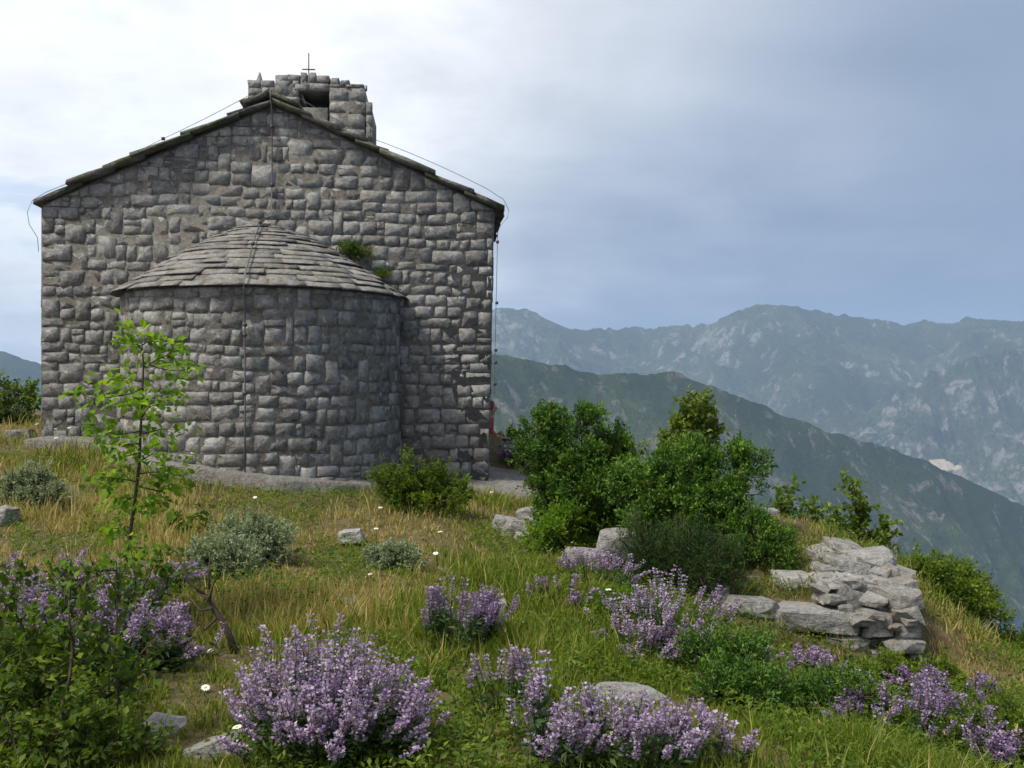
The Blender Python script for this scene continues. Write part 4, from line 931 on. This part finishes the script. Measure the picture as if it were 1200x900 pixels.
for (a, b_, dy) in brs:
    q0 = sp(*a); q1 = sp(*b_); q1[1] += dy * 1.6
    c = curve(q0, q1, .06, rs, 6); tube(st, c, np.linspace(.005, .0015, 6), 4)
    for k in range(rs.integers(46, 58)):
        f = rs.uniform(.2, 1.1) * 5; i = min(int(f), 4); p = c[i] + (c[i + 1] - c[i]) * (f - i); anchors.append((p + rs.normal(0, .048, 3), unit((q1 - q0)) * .6 + rs.normal(0, .5, 3) + np.array([0, 0, -.25])))
obj('stem', st.mesh('stem'), M['bark'], sap)
leafm = []
for k in range(6):
    L = .064; W = .044; cpt = [(0, 0, 0), (W * .42, L * .25, .006), (W * .5, L * .55, .008), (W * .28, L * .85, .002), (0, L, -.006), (-W * .28, L * .85, .002), (-W * .5, L * .55, .008), (-W * .42, L * .25, .006), (0, L * .5, -.002)]
    V = np.array(cpt) * (1 + rs.normal(0, .05, (9, 1))); F = [(8, j, (j + 1) % 8) for j in range(8)]
    leafm.append(mesh_np('leaf', V, [F], np.full(9, .35 + .1 * k)))
    leafm[-1].materials.append(M['bright_leaf'])
rs.shuffle(anchors)
Cx = np.array([q[0] for q in anchors[300:]]); Dx = np.array([q[1] for q in anchors[300:]]); sx_ = rs.uniform(.6, 1.1, len(Cx))
leaf_part('foliage', Cx, Dx, .062 * sx_, .043 * sx_, rs.normal(.5, .2, len(Cx)), M['bright_leaf'], sap, rs)
for (p, d) in anchors[:300]:
    o = bpy.data.objects.new('leaf', leafm[rs.integers(6)]); COL.objects.link(o); o.parent = sap; o.location = p
    d = unit(np.asarray(d)); up = np.array([0, 0, 1.0]) + rs.normal(0, .45, 3)
    xax = unit(np.cross(d, up)); zax = np.cross(xax, d); s = rs.uniform(.7, 1.25)
    o.rotation_euler = Matrix((xax, d, zax)).transposed().to_euler(); o.scale = (s, s, s)

# tangled leafy shrub filling the lower left corner
leafy_shrub('tangled_shrub', 'tangled leafy shrub with dark shaded inside filling the lower left corner', 'shrub', G(55, 0, 4.55),
    [(-.35,0,.95),(-.15,.1,1.05),(.1,0,.9),(.25,.15,1.0),(-.45,.1,.75),(.3,-.05,.65),(0,-.15,.6),(-.25,-.2,.5),(.18,.2,.75),(.42,.1,.55),(-.1,-.1,.8),(-.5,.2,1.0)], rp, M['mid_leaf'], (.046, .030), 16, 12, .2, .013, tmean=.34, spread=.2, top=640)
leafy_shrub('tangled_shrub', 'low leafy shrub at the bottom edge left of the slanting slab', 'shrub', G(72, 0, 4.25),
    [(-.2,0,.3),(.05,0,.34),(.15,.05,.24),(-.3,.1,.36),(.2,0,.14),(0,-.1,.22)], rp, M['mid_leaf'], (.040, .024), 18, 13, .14, .007, tmean=.38, spread=.15, top=800)
leafy_shrub('leafy_branch_shrub', 'bright leafy low branches under the sapling crown', 'shrub', G(150, 0, 6.35),
    [(-.25,0,.62),(.2,0,.60),(.32,.05,.52),(-.4,0,.5),(.05,-.1,.66),(-.55,0,.45)], rp, M['bright_leaf'], (.050, .032), 11, 9, .17, .008, tmean=.35, top=628)
# dead bent branch
db = G(268, 0, 6.05); ds = Soup()
dead = thing('dead_branch', 'bare dark dead branch leaning left in the dry grass', 'branch', tuple(db))
def dp(px, py, Y=6.05): return P(px, py, Y) - db
tube(ds, [dp(276, 768), dp(270, 748), dp(263, 732), dp(252, 715), dp(243, 700), dp(230, 693)], [.026, .022, .019, .017, .014, .008], 6)
obj('trunk', ds.mesh('trunk'), M['dead'], dead)
for pts in ([(246, 702), (226, 686), (217, 668), (205, 648), (196, 640)], [(246, 704), (250, 685), (258, 672), (262, 663), (256, 660)], [(250, 712), (235, 715), (222, 700)], [(256, 722), (240, 738), (228, 726), (214, 715)], [(247, 690), (244, 672), (246, 655)]):
    ds = Soup(); tube(ds, [dp(*p) + rs.normal(0, .012, 3) * np.array([0, 1, 0]) for p in pts], np.linspace(.010, .003, len(pts)), 5); obj('twig', ds.mesh('twig'), M['dead'], dead)

# ------------------------------------------------------------------ white daisies
def make_daisy(h):
    root = thing('daisy', 'small white daisy head standing in the meadow grass', 'flower', (0, 0, 0), 0, 'white daisies in the meadow')
    s = Soup(); tube(s, [(0, 0, -.05), (.01, 0, h * .5), (0, 0, h)], .003, 3); obj('stalk', s.mesh('stalk'), M['sage_leaf'], root)
    s = Soup(); n = 12
    for k in range(n):
        a = k * 2 * math.pi / n; ca, sa = math.cos(a), math.sin(a); w_ = .007
        s.add([(.006 * ca, .006 * sa, h), (.018 * ca - w_ * sa, .018 * sa + w_ * ca, h + .003), (.030 * ca, .030 * sa, h - .002), (.018 * ca + w_ * sa, .018 * sa - w_ * ca, h + .003)], [[(0, 1, 2, 3)]])
    obj('petals', s.mesh('petals'), M['petal'], root)
    s = Soup(); tube(s, [(0, 0, h - .002), (0, 0, h + .006)], [.010, .006], 8); obj('disc', s.mesh('disc'), M['disc'], root)
    return root
d0 = make_daisy(.34); used = False
for (px, py, Y, lab) in [(303, 579, 11.2, 'white daisy alone in front of the apse ledge'), (445, 593, 10.6, 'white daisy just below the rounded bush at its left'), (440, 618, 9.6, 'white daisy above the low pale green herb clump'), (512, 645, 8.6, 'white daisy right of the low pale green herb clump'), (482, 648, 8.7, 'white daisy over the top of the low pale green herb clump'), (438, 671, 8.2, 'white daisy left of the low pale green herb clump'), (459, 556, 12.1, "upper of two white daisies at the rounded bush's left top"), (463, 565, 12.0, "lower of two white daisies at the rounded bush's left top"), (257, 757, 6.0, 'white daisy right below the dead branch'), (240, 796, 5.4, 'white daisy left of the large flowering sage'), (714, 690, 7.6, 'white daisy in front of the very dark low shrub'), (60, 493, 13.6, "topmost white daisy of the group at the chapel's left corner"), (65, 502, 13.5, "middle white daisy of the group at the chapel's left corner"), (68, 511, 13.4, "lowest white daisy of the group at the chapel's left corner"), (88, 498, 13.6, "rightmost white daisy of the group at the chapel's left corner"), (48, 543, 12.0, 'white daisy above the grey green bush at the left edge'), (222, 528, 12.2, 'white daisy against the apse wall right of the sapling'), (288, 848, 4.7, 'white flower head within the left side of the large flowering sage'), (236, 818, 5.3, 'lower left of two white daisies beside the large flowering sage'), (578, 574, 13.6, 'white daisy on the grass edge under the pavement corner'), (520, 622, 9.4, 'white daisy below the rounded bush on the right'), (1150, 790, 8.0, 'white daisy on the dry path at the lower right')]:
    root = d0 if not used else d0.copy()
    if used:
        COL.objects.link(root)
        for ch in list(d0.children):
            c = ch.copy(); COL.objects.link(c); c.parent = root
    used = True; root['label'] = lab
    x = (px - 600) / 1200 * Y; gz = float(ground_z(x, Y)); want = (450 - py) / 1200 * Y
    sc = float(np.clip((want - gz) / .34, .5, 1.7)); root.location = (x, Y, want - .34 * sc); root.scale = (.85, .85, sc); root.rotation_euler = (rs.uniform(.1, .5), rs.normal(0, .12), 0)

# ------------------------------------------------------------------ meadow
rgz = np.random.default_rng(7)
N = 380000
Yv = 3.6 + (rgz.random(N * 2) ** 1.05) * 15.5; Xv = (rgz.random(N * 2) - .5) * (1.35 * Yv + 2.0)
keep = rgz.random(N * 2) < np.clip(7.5 / Yv, .35, 1)
Xv, Yv = Xv[keep][:N], Yv[keep][:N]
nt_ = 21000; ti = rgz.integers(0, nt_, len(Xv)); tuf = rgz.random(len(Xv)) < .68
TX, TY = Xv[:nt_], Yv[:nt_]; ox, oy = rgz.normal(0, .032, len(Xv)), rgz.normal(0, .032, len(Xv))
toff = np.where(tuf, np.arctan2(oy, ox), rgz.uniform(-np.pi, np.pi, len(Xv))); Xv = np.where(tuf, TX[ti] + ox, Xv); Yv = np.where(tuf, TY[ti] + oy, Yv); tsz = np.where(tuf, rgz.uniform(.55, 1.6, nt_)[ti], 1.0); tdry = np.where(tuf, rgz.normal(0, .28, nt_)[ti], 0)
# not inside the chapel or on its ledge, nor through the rocks
lx_ = (Xv - CH_L[0]) * cc + (Yv - CH_L[1]) * ss; ly_ = -(Xv - CH_L[0]) * ss + (Yv - CH_L[1]) * cc
ok = ~((lx_ > -.3) & (lx_ < CH_W + .45) & (ly_ > -.34) & (ly_ < 7)) & (np.hypot(lx_ - AC[0], ly_) > AR + .2)
for (bx_, by_, br_) in BLOCK: ok &= np.hypot(Xv - bx_, Yv - by_) > br_
ok &= ~((Xv > .0) & (Yv > 14) & (Yv < 15.2) & (Xv < .4))
Xv, Yv, toff, tsz, tdry = Xv[ok], Yv[ok], toff[ok], tsz[ok], tdry[ok]
dens = fbm(Xv * .9, Yv * .9, 4, 71)
ok = rgz.random(len(Xv)) < np.clip(.68 + .85 * dens + .2 * (Yv < 6), .26, 1); Xv, Yv, toff, tsz, tdry = Xv[ok], Yv[ok], toff[ok], tsz[ok], tdry[ok]
def dryness(x, y):
    d = .20 + .55 * fbm(x * .55, y * .55, 3, 91) + .18 * fbm(x * 2.2, y * 2.2, 2, 95)
    d = d + 1.15 * np.clip((y - 5.9) / 1.4, 0, 1) * np.clip((-.1 - x) / 1.2, 0, 1) * np.clip((13.3 - y) / 1.2, 0.1, 1)
    d = d + .55 * np.exp(-((x - 2.7) ** 2 / .55 + (y - 9.9) ** 2 / 1.0)) + .75 * np.exp(-((x - 4.0) ** 2 / .5 + (y - 8.5) ** 2 / 1.6))
    d = d + .5 * np.clip((y - 15) / 1.0, 0, 1) - .35 * np.exp(-((x + .45) ** 2 / .3 + (y - 7.6) ** 2 / .8)) - .3 * np.exp(-((x - .6) ** 2 / .8 + (y - 6.4) ** 2 / 1.2)) - .25 * np.clip(x - .6, 0, 1) * (y < 8)
    return np.clip(d - .3 * np.clip((6.0 - y) / .8, 0, 1), 0, 1)
dr = dryness(Xv, Yv); n = len(Xv)
isdry = rgz.random(n) < dr + tdry
hh = np.where(isdry, rgz.uniform(.04, .17, n) * np.where(rgz.random(n) < .5, .55, 1), rgz.uniform(.04, .15, n)) * tsz * np.clip(.75 + .8 * fbm(Xv * .7, Yv * .7, 3, 97), .35, 1.5)
lush = np.exp(-((Xv - .55) ** 2 / .12 + (Yv - 6.3) ** 2 / .12)) + np.exp(-((Xv - 1.55) ** 2 / .14 + (Yv - 5.2) ** 2 / .25)) + .8 * np.exp(-((Xv - .1) ** 2 / .1 + (Yv - 5.2) ** 2 / .2)) + .8 * np.exp(-((Xv - 1.9) ** 2 / .12 + (Yv - 6.2) ** 2 / .15)) + np.exp(-((Xv + .55) ** 2 / .05 + (Yv - 9.3) ** 2 / .1)) + np.exp(-((Xv + .95) ** 2 / .07 + (Yv - 8.4) ** 2 / .1))
isdry &= rgz.random(n) > lush; hh = hh * (1 + .7 * np.clip(lush, 0, 1))
Zv = ground_z(Xv, Yv) - .015
B = np.stack([Xv, Yv, Zv], 1); a = toff + rgz.normal(0, .5, n); lean_ = rgz.uniform(.08, .75, n) * hh
dirx = np.stack([np.cos(a), np.sin(a), 0 * a], 1); a2 = rgz.uniform(0, 2 * np.pi, n); side = np.stack([np.cos(a2), np.sin(a2), 0 * a], 1)
wd = (.0024 + .0003 * Yv) * rgz.uniform(.7, 1.5, n)
mid = B + dirx * (lean_ * .35)[:, None] + np.array([0, 0, 1]) * (hh * .58)[:, None]; tip = B + dirx * lean_[:, None] + np.array([0, 0, 1]) * hh[:, None]
V = np.stack([B - side * wd[:, None], B + side * wd[:, None], mid + side * (wd * .75)[:, None], mid - side * (wd * .75)[:, None], tip], 1).reshape(-1, 3)
i = np.arange(n)[:, None] * 5
tone = np.where(isdry, np.clip(rgz.normal(.87, .12, n), .58, 1), np.clip(rgz.normal(.33, .15, n), 0, .6))
obj('grass', mesh_np('grass', V, [i + np.array([[0, 1, 2, 3]]), i + np.array([[3, 2, 4]])], np.repeat(tone, 5)), M['grass'], kind='stuff', label='mixed dry and green meadow grass covering the hilltop', cat='grass')
# seed heads on the dry stalks
sel = np.where(isdry & (hh > .2) & (rgz.random(n) < .22))[0]
C = np.repeat(tip[sel], 3, 0) + rgz.normal(0, .006, (len(sel) * 3, 3)); D = unit(np.repeat(unit(tip[sel] - mid[sel]), 3, 0) + rgz.normal(0, .35, C.shape))
V, F = leaves_np(C, D, .022 * rgz.uniform(.7, 1.5, len(C)), .008 * rgz.uniform(.7, 1.4, len(C)), rgz)
obj('grass_seed_heads', mesh_np('grass_seed_heads', V, [F], np.repeat(np.clip(rgz.normal(.9, .1, len(C)), .7, 1), 4)), M['grass'], kind='stuff', label='pale seed heads on the dry meadow grass stalks', cat='grass')
# low broad-leaved ground cover
nh = 210000
Yh = 3.8 + rgz.random(nh) ** 1.2 * 10; Xh = (rgz.random(nh) - .5) * (1.3 * Yh + 1.5)
g_ = fbm(Xh * 1.3, Yh * 1.3, 3, 123) + .45 * (1 - dryness(Xh, Yh)) + .12 * np.clip(Xh, -1, 2)
lx_ = (Xh - CH_L[0]) * cc + (Yh - CH_L[1]) * ss; ly_ = -(Xh - CH_L[0]) * ss + (Yh - CH_L[1]) * cc
ok = (g_ > .10 + .22 * ((Xh < 0) & (Yh > 6.3))) & ~((ly_ > -.42) & (lx_ > -.4)) & (np.hypot(lx_ - AC[0], ly_) > AR + .4)
for (bx_, by_, br_) in BLOCK: ok &= np.hypot(Xh - bx_, Yh - by_) > br_
Xh, Yh = Xh[ok], Yh[ok]; Zh = ground_z(Xh, Yh) + rgz.random(len(Xh)) ** 1.5 * .13
C = np.stack([Xh, Yh, Zh], 1); D = rgz.normal(0, 1, C.shape) * np.array([1, 1, .4]) + np.array([0, 0, .3]); s = rgz.uniform(.6, 1.5, len(C))
V, F = leaves_np(C, D, .034 * s, .015 * s, rgz)
obj('ground_cover', mesh_np('ground_cover', V, [F], np.repeat(np.clip(rgz.normal(.45, .2, len(C)), 0, 1), 4)), M['mid_leaf'], kind='stuff', label='low broad leaved herbs between the grass', cat='herbs')

# ------------------------------------------------------------------ person seated behind the chapel corner
def person(base):
    root = thing('person', 'person in a red shirt and dark trousers sitting behind the chapel corner', 'person', tuple(base), 0)
    J = [((0,0,.10),.125),((0,0,.24),.115),((.02,0,.42),.125),((.04,0,.52),.10),((.06,0,.60),.052),((.09,0,.68),.075),((.10,0,.76),.092),((.10,0,.83),.07),
         ((.05,-.17,.50),.058),((.06,-.21,.31),.045),((.17,-.15,.22),.036),((.23,-.10,.21),.032),
         ((.05,.17,.50),.058),((.06,.21,.31),.045),((.17,.15,.22),.036),((.23,.10,.21),.032),
         ((.08,-.11,.10),.095),((.42,-.20,.14),.066),((.26,-.02,.06),.05),((.20,.09,.05),.038),
         ((.08,.11,.10),.095),((.40,.22,.14),.066),((.24,.05,.06),.05),((.32,-.10,.045),.038)]
    E = [(0,1),(1,2),(2,3),(3,4),(4,5),(5,6),(6,7),(3,8),(8,9),(9,10),(10,11),(3,12),(12,13),(13,14),(14,15),(0,16),(16,17),(17,18),(18,19),(0,20),(20,21),(21,22),(22,23)]
    me = bpy.data.meshes.new('body'); me.from_pydata([j[0] for j in J], E, [])
    o = bpy.data.objects.new('body', me); COL.objects.link(o)
    sk = o.modifiers.new('skin', 'SKIN'); sub = o.modifiers.new('sub', 'SUBSURF'); sub.levels = 2
    for k, v in enumerate(me.skin_vertices[0].data): v.radius = (J[k][1], J[k][1]); v.use_root = (k == 0)
    dg = bpy.context.evaluated_depsgraph_get(); bm_ = bpy.data.meshes.new_from_object(o.evaluated_get(dg))
    bpy.data.objects.remove(o)
    for nm, col in (('red_shirt', (.30, .045, .03, 1)), ('dark_trousers', (.018, .018, .022, 1)), ('skin', (.45, .23, .15, 1))):
        m_, t_, b_ = mat_base(nm, .8, .2); b_.inputs['Base Color'].default_value = col; bm_.materials.append(m_)
    for p in bm_.polygons:
        c = p.center; p.use_smooth = True
        p.material_index = 2 if (c.z > .58 or (c.x > .19 and c.z > .18 and c.z < .27 and abs(c.y) < .2)) else (1 if (c.z < .21) else 0)
    obj('body', bm_, None, root)
    h = Soup(); an = np.linspace(0, 2 * np.pi, 13)[:-1]
    rings = [(0.098, .74), (.108, .80), (.095, .86), (.06, .895), (.01, .905)]
    V = np.array([(.075 + r * math.cos(q) * (1.0 if math.cos(q) < .3 else .72), r * math.sin(q), z) for r, z in rings for q in an]); Q = [(a * 12 + k, a * 12 + (k + 1) % 12, (a + 1) * 12 + (k + 1) % 12, (a + 1) * 12 + k) for a in range(4) for k in range(12)]
    h.add(V, [Q]); m_, t_, b_ = mat_base('auburn_hair', .6, .3); b_.inputs['Base Color'].default_value = (.16, .045, .018, 1)
    obj('hair', h.mesh('hair', True), m_, root)
    f = Soup()
    for sy in (-.033, .033): tube(f, [(.178, sy, .77), (.187, sy, .77)], [.012, .006], 6)
    m_, t_, b_ = mat_base('eye', .3, .5); b_.inputs['Base Color'].default_value = (.02, .015, .01, 1); obj('eyes', f.mesh('eyes'), m_, root)
    f = Soup(); tube(f, [(.172, 0, .765), (.20, 0, .735), (.178, 0, .725)], [.010, .016, .010], 6); obj('nose', f.mesh('nose', True), bm_.materials[2], root)
    f = Soup()
    for hy in (-1, 1):
        for k in range(5):
            yy = hy * (.11 - .02 * k + .03); L = (.06, .075, .08, .074, .055)[k]
            tube(f, [(.24, yy, .215), (.24 + L * .6, yy - hy * .01, .205), (.24 + L, yy - hy * .012, .18)], [.010, .009, .006], 5)
    obj('fingers', f.mesh('fingers', True), bm_.materials[2], root)
    return root
pw = ch_world(CH_W + .13, 4.3, 0); pw[2] = float(ledge_z(pw[0], pw[1])) + .03
person(pw)
